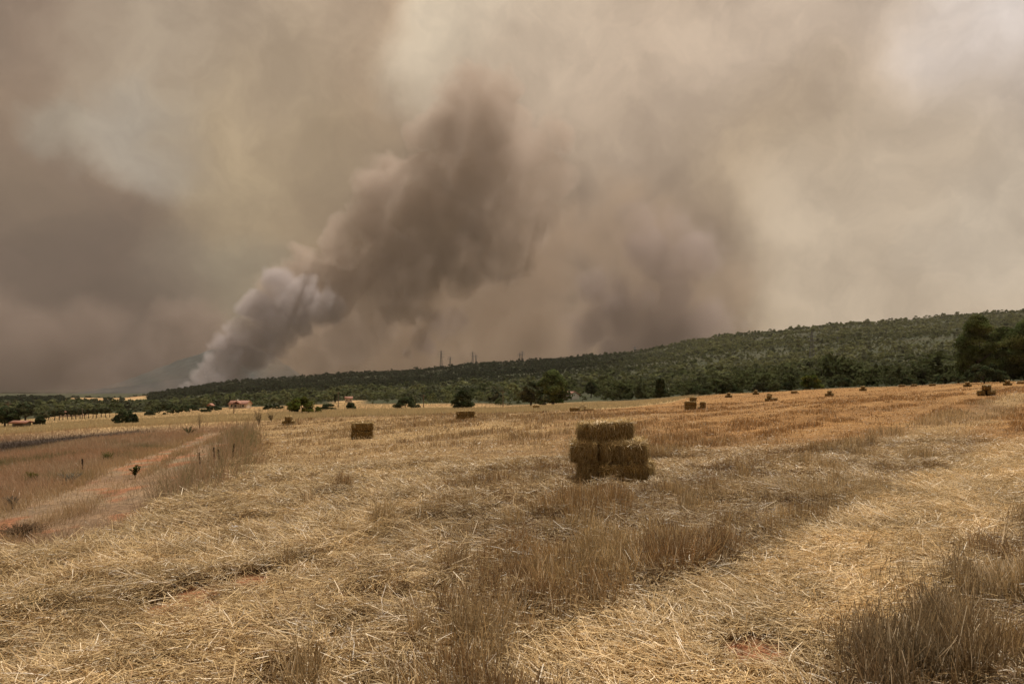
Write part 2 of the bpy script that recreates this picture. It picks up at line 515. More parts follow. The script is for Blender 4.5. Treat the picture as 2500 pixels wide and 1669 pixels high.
def scatter(n, y0, y1, power, spread=0.86):
    """random ground points in front, density falling as Y**-power"""
    u = rng.random(n)
    k = 2 - power
    Y = (y0 ** k + u * (y1 ** k - y0 ** k)) ** (1 / k) if abs(k) > 1e-6 else y0 * (y1 / y0) ** u
    X = rng.uniform(-spread, spread, n) * (Y + 1.0)
    return X, Y


class Pile:
    def __init__(self): self.V = []; self.Fq = []; self.C = []; self.n = 0
    def add(self, v, f, c):
        self.V.append(v); self.Fq.append(f + self.n); self.C.append(c); self.n += len(v)
    def build(self, name, mat, label, cat):
        o = mesh_np(name, np.concatenate(self.V), np.concatenate(self.Fq), 4, mat, np.concatenate(self.C))
        return tag(o, label, cat, kind='stuff')


def bare_mask(X, Y):
    m = np.zeros(len(X))
    for c_, r_ in BARE:
        m = np.maximum(m, 1 - sm(r_ * .8, r_ * 1.3, np.hypot(X - c_.x, Y - c_.y) + (vnoise(X * 5, Y * 5, 8) - .5) * .15))
    return m


def wpx(Y, k=1.0):
    """stalk width: real near the camera, bundles of stalks farther off"""
    return np.maximum(0.0042, 0.00048 * Y) * k


# tufts that stand out in the near field: photo column, row of the foot, radius in metres, how grey-dark (0 = bleached)
TUFTS = [(745, 1690, .24, .5), (695, 1690, .16, .4), (2180, 1370, .3, .6), (2300, 1350, .3, .5), (2010, 1560, .16, .6), (880, 1650, .16, .5), (1020, 1600, .12, .1), (1130, 1600, .15, .5), (1220, 1650, .14, .6), (1090, 1535, .12, .35), (2120, 1110, .8, .3), (2000, 1150, .7, .2), (2230, 1130, .6, .4), (2440, 1360, .3, .6), (2380, 1480, .3, .7),
         (1290, 1560, .18, .1), (1390, 1530, .30, .3), (1480, 1500, .25, .4), (1530, 1590, .22, .0), (1640, 1640, .22, .0), (1620, 1390, .30, .25), (1760, 1380, .30, .3),
         (1880, 1330, .30, .25), (2010, 1370, .35, .1), (1985, 1275, .38, .25), (1850, 1275, .35, .25), (1500, 1310, .22, .3), (940, 1290, .28, .2), (850, 1250, .2, .2),
         (1260, 1420, .3, .25), (1330, 1460, .25, .1), (1100, 1420, .2, .25), (1730, 1480, .22, .0), (1690, 1440, .2, .1), (2150, 1230, .45, .3), (2260, 1180, .45, .45),
         (2345, 1165, .4, .6), (2080, 1190, .5, .2), (2330, 1330, .3, .3), (2290, 1420, .35, .7), (2180, 1450, .35, .8), (2100, 1560, .32, .9), (2250, 1560, .40, .85),
         (2060, 1640, .26, .8), (2200, 1655, .40, .9), (2330, 1640, .32, .6), (2440, 1430, .30, .0), (2470, 1600, .26, .1), (2490, 1280, .3, .6), (1780, 1660, .2, .0), (1690, 1665, .2, .0),
         (1440, 1250, .5, .1), (1640, 1240, .6, .3), (1560, 1230, .5, .2), (2440, 1250, .25, .3), (1180, 1480, .2, .2), (980, 1400, .14, .3), (700, 1395, .14, .35), (830, 1205, .3, .1), (760, 1230, .3, .0)]
TUFT_XY = [(at(a_, b_), r_ * (.95 if a_ > 2020 and b_ > 1300 else .68), g_) for a_, b_, r_, g_ in TUFTS]


def tuft_mask(X, Y):
    m = np.zeros(len(X)); tn = np.zeros(len(X))
    w1_ = (fbm(X * 3, Y * 3, 51, 2) - .5) * .35
    for c_, r_, g_ in TUFT_XY:
        sel = np.where((np.abs(X - c_.x) < 2.2 * r_) & (np.abs(Y - c_.y) < 2.2 * r_))[0]
        if not len(sel): continue
        v = 1 - sm(.55, 1.35, np.hypot(X[sel] - c_.x, Y[sel] - c_.y) / r_ + w1_[sel])
        tn[sel] = np.where(v > m[sel], g_, tn[sel]); m[sel] = np.maximum(m[sel], v)
    return m, tn


STUB = Pile(); STRAW = Pile(); GRASS = Pile()
FQ = float(1.0)

# --- standing stubble, cut at knee height or lower, in clumps and rows
for (n, y0, y1, pw) in [(int(640000 * FQ), 2.6, 16, 1.15), (int(420000 * FQ), 14, 60, 1.6), (int(90000 * FQ), 50, 128, 1.5)]:
    X, Y = scatter(n, y0, y1, pw)
    z = zones(X, Y)
    clump = fbm(X / .38, Y / .48, 21, 3); big = fbm(X / .95, Y / 1.15, 22, 3); wide = fbm(X / 4.5, Y / 4.5, 24, 2)
    tuft, tone = tuft_mask(X, Y)
    stand = sm(.50, .545, clump * .42 + big * .42 + wide * .16)
    tuft = tuft * (.22 + .78 * sm(.42, .53, clump))
    stand = np.maximum(stand * (1 - .80 * z['flat']), tuft)
    stand = stand * (1 - z['lane'])
    low = .30 * (1 - .7 * z['flat'])
    dens = np.maximum(stand, low)
    dens = np.where(Y > 14, np.maximum(dens, .50 * (1 - z['flat'])), dens)
    near_stack = np.exp(-((X - 1.7) / 1.0) ** 4 - ((Y - 11.6) / 1.1) ** 4)
    keep = (rng.random(n) < dens * np.where(Y < 14, .36 + .55 * fbm(X / .16, Y / .16, 27, 2) + .35 * tuft, .8)) & (z['past'] < .5) & (z['tall'] < .5) & (bare_mask(X, Y) < .4) & (z['verge'] < .6)
    X, Y, clump, big, wide, stand, tuft, tone, near_stack = [a_[keep] for a_ in (X, Y, clump, big, wide, stand, tuft, tone, near_stack)]
    z = {k: v[keep] for k, v in z.items()}
    m_ = len(X)
    hgt = (.065 + stand * (.10 + .16 * sm(.42, .62, big))) * rng.uniform(.65, 1.15, m_) + tuft * (.07 + .16 * (tone > .45)) * rng.random(m_)
    hgt = np.where(rng.random(m_) < .04, hgt * 1.45, hgt)
    hgt *= np.where(Y < 12, 1.0, np.where(Y < 30, .85, .75)) * (1 - .35 * z['orange']) * (1 - .55 * near_stack) * .9
    lx, ly = (fbm(X / .5, Y / .5, 71, 2) - .5) * .9, (fbm(X / .5, Y / .5, 72, 2) - .5) * .9
    sd = np.where(rng.random(m_) < .15, .40, .10)
    D_ = np.stack([lx * (1 - tuft * .6) + rng.normal(0, 1, m_) * sd, ly * (1 - tuft * .6) + rng.normal(0, 1, m_) * sd, np.ones(m_)], -1)
    cn = fbm(X / .8, Y / .9, 25, 3); cn2 = fbm(X / .7, Y / .8, 26, 3)
    Cc = lerp(np.tile(BRN, (m_, 1)), np.tile(YEL * .9, (m_, 1)), np.clip(sm(.35, .65, cn) * .65 + rng.normal(0, .22, m_), 0, 1))
    Cc = lerp(Cc, np.tile(PALE, (m_, 1)), np.clip(sm(.54, .64, cn2) * .75 + (rng.random(m_) < .14), 0, 1) * .9)
    Cc = lerp(Cc, np.tile(ORG, (m_, 1)), np.clip(z['orange'] * .85 + .35 * sm(.56, .68, 1 - cn2) * (Y < 16), 0, 1) * .85)
    Cc = lerp(Cc, np.tile(GRY * .62, (m_, 1)), np.clip(tuft * tone, 0, 1) * .8)
    Cc = lerp(Cc, np.tile(WHT, (m_, 1)), (rng.random(m_) < .10 + .3 * z['lanef'] + .45 * tuft * (tone < .01)) * .85)
    Cc = lerp(Cc, np.tile(PALE, (m_, 1)), z['lanef'] * .6)
    Cc *= (rng.uniform(.45, 1.35, m_) * (.75 + .5 * fbm(X / .22, Y / .22, 28, 2)))[:, None]
    P_ = np.stack([X, Y, height(X, Y) - .01], -1)
    nearb = Y < 7
    bend = np.stack([rng.normal(0, .28, m_), rng.normal(0, .28, m_), np.zeros(m_)], -1)
    wd = wpx(Y) * rng.uniform(.7, 1.3, m_)
    for sel, b in ((nearb, True), (~nearb, False)):
        if sel.any():
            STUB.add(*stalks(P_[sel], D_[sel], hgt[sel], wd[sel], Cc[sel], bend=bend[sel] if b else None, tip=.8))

# --- loose straw lying on and between the stubble
for (n, y0, y1, pw) in [(int(760000 * FQ), 2.6, 16, 1.1), (int(240000 * FQ), 14, 60, 1.6), (int(60000 * FQ), 50, 128, 1.5)]:
    X, Y = scatter(n, y0, y1, pw)
    z = zones(X, Y)
    big = fbm(X / .95, Y / 1.15, 22, 3)
    keep = (rng.random(n) < .55 + .45 * z['flat']) & (z['past'] < .6) & (z['tall'] < .5) & (rng.random(n) > bare_mask(X, Y) * .93) & (rng.random(n) > z['orange'] * .6)
    X, Y, big = X[keep], Y[keep], big[keep]; z = {k: v[keep] for k, v in z.items()}
    m_ = len(X)
    # neighbouring straws lie roughly the same way
    th = fbm(X / .5, Y / .5, 81, 2) * 8 + rng.normal(0, .9, m_)
    D_ = np.stack([np.cos(th), np.sin(th), rng.normal(.08, .26, m_)], -1)
    ln = (.05 + .24 * rng.random(m_) ** 1.6) * np.clip(8 / Y, .32, 1) * (.62 + .38 * np.clip(z['flat'] + (X < -.5), 0, 1))
    lift = np.abs(rng.normal(0, .028, m_)) + .01 + .13 * sm(.47, .56, big) * rng.random(m_) * (1 - z['lane'])
    P_ = np.stack([X, Y, height(X, Y) + lift], -1)
    t = np.clip(rng.normal(.5, .28, m_), 0, 1)
    Cc = lerp(np.tile(YEL, (m_, 1)), np.tile(PALE, (m_, 1)), t)
    rich = np.clip(z['lane'] + z['flat'] * .6 + (X < .5) * .3, 0, 1)
    Cc = lerp(Cc, np.tile(BRN, (m_, 1)), (rng.random(m_) < .50 - .32 * rich) * .85)
    Cc = lerp(Cc, np.tile(PALE * .98, (m_, 1)), z['lane'] * .6)
    Cc = lerp(Cc, np.tile(ORG, (m_, 1)), z['orange'] * .5)
    Cc = lerp(Cc, np.tile(WHT, (m_, 1)), (rng.random(m_) < .09) * .8)
    ln = ln * np.where(Cc[:, 0] > .62, .55, 1)
    Cc *= (rng.uniform(.55, 1.2, m_) * (.66 + .72 * fbm(X / .42, Y / .5, 83, 3)) * (.80 + .30 * z['flat'] + .18 * z['lane']))[:, None]
    wd = wpx(Y) * rng.uniform(.7, 1.4, m_)
    wdir = np.stack([rng.normal(0, .45, m_), rng.normal(0, .45, m_), np.ones(m_)], -1)
    bend = np.stack([rng.normal(0, .4, m_), rng.normal(0, .4, m_), rng.normal(-.1, .15, m_)], -1)
    nearb = Y < 7
    for sel, b in ((nearb, True), (~nearb, False)):
        if sel.any():
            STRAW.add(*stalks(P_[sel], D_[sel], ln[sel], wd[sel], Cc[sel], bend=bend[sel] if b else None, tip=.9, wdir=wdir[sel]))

# --- upright dry grass: the rough pasture on the left, the verge, the uncut strip along the field's far side
for (n, y0, y1, pw) in [(int(420000 * FQ), 4.5, 40, 1.75), (int(300000 * FQ), 20, 125, 1.45), (int(60000 * FQ), 120, 330, 1.2)]:
    X, Y = scatter(n, y0, y1, pw)
    if y0 < 100:
        z = zones(X, Y)
        wgt = np.maximum(z['past'], z['tall']); wgt = np.maximum(wgt, z['verge'])
        keep = (rng.random(n) < wgt * (1 - .88 * z['rut']) * (1 - .45 * (z['verge'] > .3)) * (1 - .6 * z['burnt'])) & (rng.random(n) < .35 + 1.0 * fbm(X / .5, Y / .5, 19, 2))
    else:
        z = zones(X, Y); keep = far_fields(X, Y) > .5
    X, Y = X[keep], Y[keep]; z = {k: v[keep] for k, v in z.items()}
    m_ = len(X)
    h1 = .14 + .22 * fbm(X / 1.6, Y / 1.6, 29, 3)
    h1 = np.where(z['verge'] > .3, .16 + .62 * sm(.38, .72, fbm(X / .55, Y / .8, 30, 3)) * z['verge'], h1)
    h1 = h1 * (1 - .40 * np.exp(-((dist_line(X, Y, RUT_A) - .0) / .7) ** 2)) * (1 - .30 * np.exp(-((dist_line(X, Y, RUT_B)) / .8) ** 2))
    h1 = np.where((z['tall'] > .5) & (z['past'] < .5), .45, h1); h1 = np.where((z['tall'] > .5) & (z['past'] >= .5), .32, h1)
    h1 *= rng.uniform(.55, 1.2, m_) * (1 - .4 * z['burnt'])
    n2 = fbm(X / 2.3, Y / 2.3, 37, 3)
    D_ = np.stack([(fbm(X / 1.2, Y / 1.2, 74, 2) - .5) * .9 + rng.normal(0, .22, m_), rng.normal(0, .22, m_), np.ones(m_)], -1)
    t = np.clip(n2 + rng.normal(0, .2, m_), 0, 1)
    Cc = lerp(np.tile(PINK * 1.12, (m_, 1)), np.tile(GRY * 1.2, (m_, 1)), t)
    Cc = lerp(Cc, np.tile(OLV, (m_, 1)), (sm(.56, .72, fbm(X / 1.4, Y / 1.4, 38, 3)) * .8) * (Y < 40))
    Cc = lerp(Cc, np.tile(np.array([.46, .39, .235]), (m_, 1)), np.clip(z['tall'] + sm(25, 60, Y) * .4 * (1 - z['past']), 0, 1) * .85)
    Cc = lerp(Cc, np.tile(YEL, (m_, 1)), np.exp(-(dist_line(X, Y, RUT_A) / .8) ** 2) * .7)
    Cc = lerp(Cc, np.tile(OLV * 1.15, (m_, 1)), (z['verge'] > .5) * (rng.random(m_) < .3) * .8)
    Cc = lerp(Cc, np.tile(BUR * 1.3, (m_, 1)), np.clip(z['burnt'] * 1.1, 0, 1) * .93)
    Cc *= rng.uniform(.7, 1.2, m_)[:, None]
    P_ = np.stack([X, Y, height(X, Y) - .01], -1)
    bend = np.stack([rng.normal(0, .4, m_), rng.normal(0, .4, m_), np.zeros(m_)], -1)
    GRASS.add(*stalks(P_, D_, h1, wpx(Y, .95), Cc, bend=bend if y0 < 10 else None, tip=.25))

STALK_MAT = blade_mat('dry_stalks', .30, .05, rough=.38)
STRAW_MAT = blade_mat('straw_gloss', .22, .035, rough=.4)
STUB.build('stubble', STALK_MAT, 'cut brown cereal stubble standing across the field', 'stubble')
STRAW.build('loose_straw', STRAW_MAT, 'loose pale straw lying flat over the field', 'straw')
GRASS.build('dry_grass', STALK_MAT, 'uncut dry grass of the pasture and field edges', 'grass')
# ------------------------------------------------------------------ foliage
def leaf_mat(name, transl=.25):
    m, T, o = new_mat(name)
    c = T.new('ShaderNodeAttribute', attribute_name='Col').outputs['Color']
    oi = T.new('ShaderNodeObjectInfo').outputs['Random']
    df = T.new('ShaderNodeBsdfDiffuse'); T.link(c, df.inputs[0])
    tr = T.new('ShaderNodeBsdfTranslucent'); T.link(c, tr.inputs[0])
    mx = T.new('ShaderNodeMixShader'); mx.inputs[0].default_value = transl
    T.link(df.outputs[0], mx.inputs[1]); T.link(tr.outputs[0], mx.inputs[2])
    T.link(mx.outputs[0], o.inputs[0])
    return m


LEAF = leaf_mat('foliage', .38); BARK = simple_mat('bark', (.05, .042, .035), .9, 6, .4)


def leaf_cards(blobs, per, size, g, flat=.35):
    """blobs: rows cx, cy, cz, r. Quads scattered in a shell of every blob, mostly facing outwards"""
    B = np.repeat(np.asarray(blobs), per, axis=0); n = len(B)
    d = g.normal(0, 1, (n, 3)); d /= np.linalg.norm(d, axis=1, keepdims=True)
    d[:, 2] = np.where(d[:, 2] < -.35, -d[:, 2] * .6, d[:, 2])
    rr = B[:, 3] * (1 - np.abs(g.normal(0, .20, n)))
    P_ = B[:, :3] + d * rr[:, None] * np.array([1, 1, .82])
    nrm = d + g.normal(0, flat, (n, 3)); nrm /= np.linalg.norm(nrm, axis=1, keepdims=True)
    t = np.cross(nrm, g.normal(0, 1, (n, 3))); t /= np.linalg.norm(t, axis=1, keepdims=True)
    b = np.cross(nrm, t)
    s = size * g.uniform(.6, 1.35, n)[:, None]
    e = g.uniform(.45, .8, n)[:, None]
    V = np.stack([P_ - t * s, P_ - b * s * e, P_ + t * s, P_ + b * s * e], 1)
    return V, n


def crown_blobs(w_, h_, z0, n, g, kind='round'):
    """sub-clumps filling an uneven crown of width w_, height h_, bottom at z0"""
    out = []
    lob = g.uniform(.8, 1.2, 8)
    for i in range(n):
        a = g.uniform(0, 2 * math.pi); u = g.random() ** .5
        t = g.random()
        if kind == 'round': prof = math.sin(math.pi * min(1, .18 + .80 * t)) ** .6
        elif kind == 'cone': prof = (1 - t) ** .8 * .95 + .08
        elif kind == 'umbrella': prof = (.45 + .55 * t) if t < .75 else max(.25, 1 - (t - .75) * 2.4)
        else: prof = (1 - t * .55)
        rr = w_ * .5 * prof * lob[int(a / (2 * math.pi) * 8) % 8]
        r = g.uniform(.13, .24) * min(w_, h_) * (1 if kind != 'bush' else 1.1)
        u = .35 + .65 * u
        out.append((math.cos(a) * max(0, rr - r * .7) * u, math.sin(a) * max(0, rr - r * .7) * u, z0 + r * .55 + t * (h_ - r * 1.4), r))
    return np.array(out)


def tube(p, r, seg=7):
    """tapered tube through points p with radii r"""
    p = np.asarray(p, float); V = []
    for i in range(len(p)):
        d_ = p[min(i + 1, len(p) - 1)] - p[max(i - 1, 0)]; d_ /= np.linalg.norm(d_) + 1e-9
        a = np.cross(d_, [0.13, 1, 0.21]); a /= np.linalg.norm(a); b = np.cross(d_, a)
        for k in range(seg):
            t = 2 * math.pi * k / seg
            V.append(p[i] + r[i] * (math.cos(t) * a + math.sin(t) * b))
    q = []
    for i in range(len(p) - 1):
        for k in range(seg):
            k2 = (k + 1) % seg
            q += [i * seg + k, i * seg + k2, (i + 1) * seg + k2, (i + 1) * seg + k]
    return np.array(V), np.array(q)


def join_parts(parts):
    V = []; Q = []; n = 0
    for v, q in parts:
        V.append(v); Q.append(np.asarray(q) + n); n += len(v)
    return np.concatenate(V), np.concatenate(Q)


def empty(name, loc, rz=0.0):
    o = bpy.data.objects.new(name, None); COL.objects.link(o)
    o.location = loc; o.rotation_euler = (0, 0, rz); o.empty_display_size = .3
    return o


GREEN = {'pine': (.105, .125, .048), 'dark': (.054, .066, .033), 'olive': (.080, .088, .050), 'bright': (.095, .110, .028)}


def tree(name, px, top, wpix, D, label, group=None, kind='round', tone='dark', trunk=.22, dens=1.0, seed=1, base_py=None):
    g = np.random.default_rng(seed * 101 + 7)
    loc = on(px, D)
    H_ = (EYE + (HY - top) * D / F) - loc.z
    w_ = wpix * D / F
    r = empty(name, loc)
    tag(r, label, 'tree' if 'tree' in name or 'cypress' in name or 'olive' in name or 'pine' in name else 'bush', group)
    z0 = H_ * trunk
    nb = int(34 * dens)
    blobs = crown_blobs(w_, H_ - z0, z0, nb, g, kind)
    ls = max(.06, D * .00125)
    per = int(np.clip(8.5 * (blobs[:, 3].mean() / ls) ** 2, 40, 420))
    V, n = leaf_cards(blobs, per, ls, g, .5)
    c0 = np.array(GREEN[tone])
    cb = np.repeat(g.uniform(.5, 1.6, len(blobs)), per)
    C = c0[None] * (cb * g.uniform(.75, 1.3, n))[:, None]
    C[:, 0] *= np.repeat(g.uniform(.85, 1.12, len(blobs)), per)
    mesh_np('crown', V.reshape(-1, 3), np.arange(n * 4), 4, LEAF, np.repeat(C, 4, 0), parent=r)
    # trunk and limbs
    tr = max(.05, .028 * H_) * (1.4 if kind == 'round' else 1)
    parts = []
    lean = g.normal(0, .04, 2)
    zt = z0 + (H_ - z0) * (.35 if kind != 'cone' else .85)
    pts = [(lean[0] * z, lean[1] * z, z) for z in np.linspace(-.15, zt, 6)]
    parts.append(tube(pts, np.linspace(tr * 1.25, tr * .45, 6)))
    idx = g.choice(len(blobs), min(9, len(blobs)), replace=False)
    for i in idx:
        b = blobs[i]; s = np.array(pts[-1]) * g.uniform(.55, .95); 
        mid = (s + b[:3]) / 2 + g.normal(0, .05 * w_, 3)
        parts.append(tube([s, mid, b[:3]], [tr * .30, tr * .2, tr * .08], 5))
    V2, Q2 = join_parts(parts)
    mesh_np('trunk', V2, Q2, 4, BARK, smooth=True, parent=r)
    return r


# --- the wooded slopes, too many crowns to count
g = np.random.default_rng(99)
protos = []
for k in range(14):
    kk = ['round', 'umbrella', 'bush', 'round', 'bush', 'cone'][k % 6]
    b = crown_blobs(1.0, .95, .02, 9, g, kk)
    b[:, 3] *= 1.25
    V, n = leaf_cards(b, 16, .085, g, .45)
    protos.append((V.reshape(-1, 3), np.repeat(g.uniform(.7, 1.3, n), 4)))
protos_s = []
for k in range(10):
    b = crown_blobs(1.0, .9, .02, 5, g, 'round'); b[:, 3] *= 1.35
    V, n = leaf_cards(b, 7, .17, g, .4)
    protos_s.append((V.reshape(-1, 3), np.repeat(g.uniform(.75, 1.25, n), 4)))


def wood(n, y0, y1, pw, protoset, smin, smax, seed):
    """crowns dropped over the slopes"""
    g = np.random.default_rng(seed)
    u = g.random(n); k = 2 - pw
    Y = (y0 ** k + u * (y1 ** k - y0 ** k)) ** (1 / k)
    X = g.uniform(-1.0, 1.0, n) * Y
    px = CX + F * X / Y
    ff_ = far_fields(X, Y)
    thick = fbm(X / 55, Y / 55, 201, 4); fine = fbm(X / 14, Y / 14, 202, 3)
    dark = (1 - sm(1350, 1700, px)) * sm(640, 800, Y)                 # long left ridge: denser crowns, cloud shadow painted into their colour
    keep = (ff_ < .4) & (g.random(n) < np.clip(.50 + 1.0 * sm(.35, .62, thick) + dark, 0, 1)) 
    # keep the houses and their yards clear
    for hx, hy, rr in CLEAR:
        keep &= np.hypot(X - hx, (Y - hy) * .5) > rr
    # the crest of the right hill carries taller pines
    X, Y, px, thick, fine, dark = [a[keep] for a in (X, Y, px, thick, fine, dark)]
    m_ = len(X)
    Z = height(X, Y)
    s = smin + (smax - smin) * g.random(m_) ** 2.2
    s = s * (.75 + .6 * sm(.4, .7, fine))
    crest = (np.abs(Y - 1400) < 60) & (px > 1500)
    s = np.where(crest & (g.random(m_) < .30), s + 2.6, s)
    V = []; C = []
    pick = g.integers(0, len(protoset), m_)
    c_a = np.array([.075, .088, .038]); c_b = np.array([.175, .180, .082]); c_shade = np.array([.026, .034, .020]); c_g = np.array([.105, .112, .075])
    t = np.clip(sm(.3, .75, fbm(X / 90, Y / 60, 207, 3)) * .8 + .45 * sm(1500, 2000, px) * sm(400, 650, Y) + g.normal(0, .22, m_), 0, 1)
    cc = lerp(np.tile(c_a, (m_, 1)), np.tile(c_b, (m_, 1)), t)
    cc = lerp(cc, np.tile(c_g, (m_, 1)), (g.random(m_) < .25) * .7)
    cc = lerp(cc, np.tile(c_shade, (m_, 1)), np.clip(dark, 0, 1) * .85)
    cc = lerp(cc, np.tile(c_a * .8, (m_, 1)), (1 - sm(170, 330, Y)) * .75 * (px > 1300))
    for k in range(len(protoset)):
        sel = np.where(pick == k)[0]
        if not len(sel): continue
        pv, pc = protoset[k]
        a = g.uniform(0, 6.28, len(sel)); ca, sa = np.cos(a), np.sin(a)
        sx = s[sel] * g.uniform(.9, 1.5, len(sel)); sz = s[sel] * g.uniform(.8, 1.15, len(sel))
        vx = (pv[None, :, 0] * ca[:, None] - pv[None, :, 1] * sa[:, None]) * sx[:, None] + X[sel][:, None]
        vy = (pv[None, :, 0] * sa[:, None] + pv[None, :, 1] * ca[:, None]) * sx[:, None] + Y[sel][:, None]
        vz = pv[None, :, 2] * sz[:, None] + Z[sel][:, None] - .15
        V.append(np.stack([vx, vy, vz], -1).reshape(-1, 3))
        C.append((cc[sel][:, None, :] * pc[None, :, None]).reshape(-1, 3))
    return np.concatenate(V), np.concatenate(C)


CLEAR = []
for hx, hD, rr in [(1395, 200, 9), (578, 320, 16), (510, 330, 8), (168, 330, 16), (845, 300, 10), (1020, 500, 8)]:
    q_ = on(hx, hD); CLEAR.append((q_.x, q_.y, rr))
for px_, D_ in [(1982, 560), (1550, 1420), (2045, 700)]:
    q_ = on(px_, D_); CLEAR.append((q_.x, q_.y, 4))
VV = []; CC = []
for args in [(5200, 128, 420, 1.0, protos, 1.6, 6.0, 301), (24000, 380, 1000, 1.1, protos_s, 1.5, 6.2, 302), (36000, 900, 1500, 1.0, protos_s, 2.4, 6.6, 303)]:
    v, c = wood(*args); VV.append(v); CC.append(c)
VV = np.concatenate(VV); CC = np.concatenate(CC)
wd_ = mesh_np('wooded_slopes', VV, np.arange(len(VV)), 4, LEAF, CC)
tag(wd_, 'pine and scrub woodland covering the plain and the slopes', 'woodland', kind='stuff')

# --- trees and bushes one can tell apart
tree('broadleaf_tree', 2384, 764, 112, 128, 'big dark tree with a pointed top at the right edge, behind the round bush', 'trees at the right edge', 'round', 'pine', .03, 1.7, 1)
tree('broadleaf_tree', 2448, 792, 96, 134, 'lower dark tree standing between the two tallest ones at the right edge', 'trees at the right edge', 'round', 'pine', .02, 1.6, 2)
tree('broadleaf_tree', 2512, 770, 120, 126, 'tall dark tree cut off by the right edge of the photo', 'trees at the right edge', 'round', 'pine', .02, 1.7, 3)
tree('round_bush', 2403, 883, 104, 104, 'large dome shaped dark bush in front of the big right hand trees', 'bushes along the far field edge', 'bush', 'dark', .02, 1.3, 4)
tree('round_bush', 2332, 916, 40, 118, 'small dark bush left of the large dome shaped bush', 'bushes along the far field edge', 'bush', 'dark', .02, 1, 5)
tree('round_bush', 2297, 915, 40, 122, 'small bush third from the right hand trees along the field edge', 'bushes along the far field edge', 'bush', 'dark', .02, 1, 6)
tree('round_bush', 2212, 920, 50, 126, 'low dark bush above the faint far bales on the right', 'bushes along the far field edge', 'bush', 'dark', .02, 1, 7)
tree('round_bush', 2254, 925, 34, 126, 'tiny bush between two larger ones on the right of the field edge', 'bushes along the far field edge', 'bush', 'dark', .02, 1, 8)
tree('round_bush', 2058, 918, 60, 126, 'dark bush just right of the round green pine at the field edge', 'bushes along the far field edge', 'bush', 'dark', .02, 1, 9)
tree('round_pine', 1978, 914, 64, 122, 'round lighter green pine at the field edge, behind a bale pyramid', 'bushes along the far field edge', 'bush', 'bright', .05, 1.2, 10)
tree('round_bush', 1920, 934, 50, 128, 'low bush left of the round green pine', 'bushes along the far field edge', 'bush', 'dark', .02, 1, 11)
tree('round_bush', 1855, 932, 56, 130, 'low olive bush behind the small bale pile in the middle of the field edge', 'bushes along the far field edge', 'bush', 'olive', .02, 1, 12)
tree('round_bush', 1780, 936, 86, 128, 'broad black green bush above the upright three bale pyramid', 'bushes along the far field edge', 'bush', 'dark', .02, 1.2, 13)
tree('round_bush', 1705, 940, 80, 128, 'wide low dark bush between the cone tree and the broad bush', 'bushes along the far field edge', 'bush', 'dark', .02, 1.1, 14)
tree('cone_tree', 1612, 920, 46, 130, 'dark cone shaped tree at the field edge right of the white house', None, 'cone', 'dark', .04, 1.1, 15)
tree('broadleaf_tree', 1350, 899, 84, 150, 'big round dark tree beside the white house', None, 'round', 'pine', .03, 1.5, 16)
tree('broadleaf_tree', 1296, 928, 56, 156, 'smaller tree left of the big round tree by the white house', None, 'round', 'olive', .08, 1.1, 17)
tree('round_bush', 1328, 962, 46, 138, 'low bush under the big round tree by the white house', None, 'bush', 'olive', .02, 1, 18)
tree('broadleaf_tree', 1443, 930, 34, 210, 'slim tree immediately right of the white house', None, 'round', 'dark', .06, 1, 19)
tree('round_bush', 1130, 951, 74, 118, 'round black green bush alone on the crest, right of centre left', None, 'bush', 'dark', .03, 1.2, 20)
tree('round_bush', 990, 966, 70, 132, 'wide low dark bush on the crest between two rounder ones', None, 'bush', 'dark', .02, 1.1, 21)
tree('round_bush', 857, 982, 34, 126, 'small round bush by the gap with the pale field strip', None, 'bush', 'dark', .02, 1, 22)
tree('pine_tree', 737, 965, 66, 100, 'two humped bright topped pine behind the far left bales', None, 'round', 'bright', .03, 1.2, 23)
tree('round_bush', 776, 992, 22, 104, 'pale green bush at the right foot of the two humped pine', None, 'bush', 'bright', .02, .8, 24)
tree('round_bush', 800, 983, 46, 135, 'dark bush between the two humped pine and the small round bush', None, 'bush', 'dark', .02, 1, 25)
tree('round_bush', 305, 1000, 82, 84, 'wide ragged bush standing alone in the pale grass at the left', None, 'bush', 'dark', .02, 1.3, 26)
tree('broadleaf_tree', 62, 980, 58, 112, 'open crowned tree with two bare trunks near the left edge', 'trees at the left edge', 'round', 'olive', .36, 1.2, 27)
tree('broadleaf_tree', 12, 990, 56, 110, 'dark tree cut off by the left edge of the photo', 'trees at the left edge', 'round', 'dark', .12, 1.1, 28)
tree('round_bush', 98, 1012, 30, 108, 'small dark bush at the right foot of the open crowned left tree', 'trees at the left edge', 'bush', 'dark', .03, 1, 29)
tree('broadleaf_tree', 118, 1000, 40, 190, 'low tree right of the left edge trees, at the end of the orchard', 'trees at the left edge', 'round', 'olive', .18, 1, 30)
for i, (x_, t_, w_, lb) in enumerate([(410, 985, 80, 'left end of the long dark hedge by the valley field'), (462, 988, 70, 'second clump of the long dark hedge, left of its middle'), (515, 990, 60, 'third clump of the long dark hedge, near the red roofed villa'), (365, 1002, 26, 'tiny clump detached at the left end of the long hedge')]):
    tree('hedge_bush', x_, t_, w_, 215, lb, 'clumps of the long valley hedge', 'bush', 'dark', .02, 1.1, 40 + i)
tree('hedge_bush', 665, 986, 60, 230, 'dark hedge clump right of the red roofed villa', 'clumps of the long valley hedge', 'bush', 'dark', .02, 1, 45)
for i, (x_, t_, w_, lb) in enumerate([(231, 973, 21, 'flat topped tree on the yellow far field, the left of three'), (262, 969, 26, 'widest tree on the yellow far field, the middle of three'), (298, 971, 15, 'faint tree on the yellow far field, the right of three')]):
    tree('field_tree', x_, t_, w_, 900, lb, 'lone trees on the yellow far field', 'umbrella', 'dark', .30, 1, 50 + i)
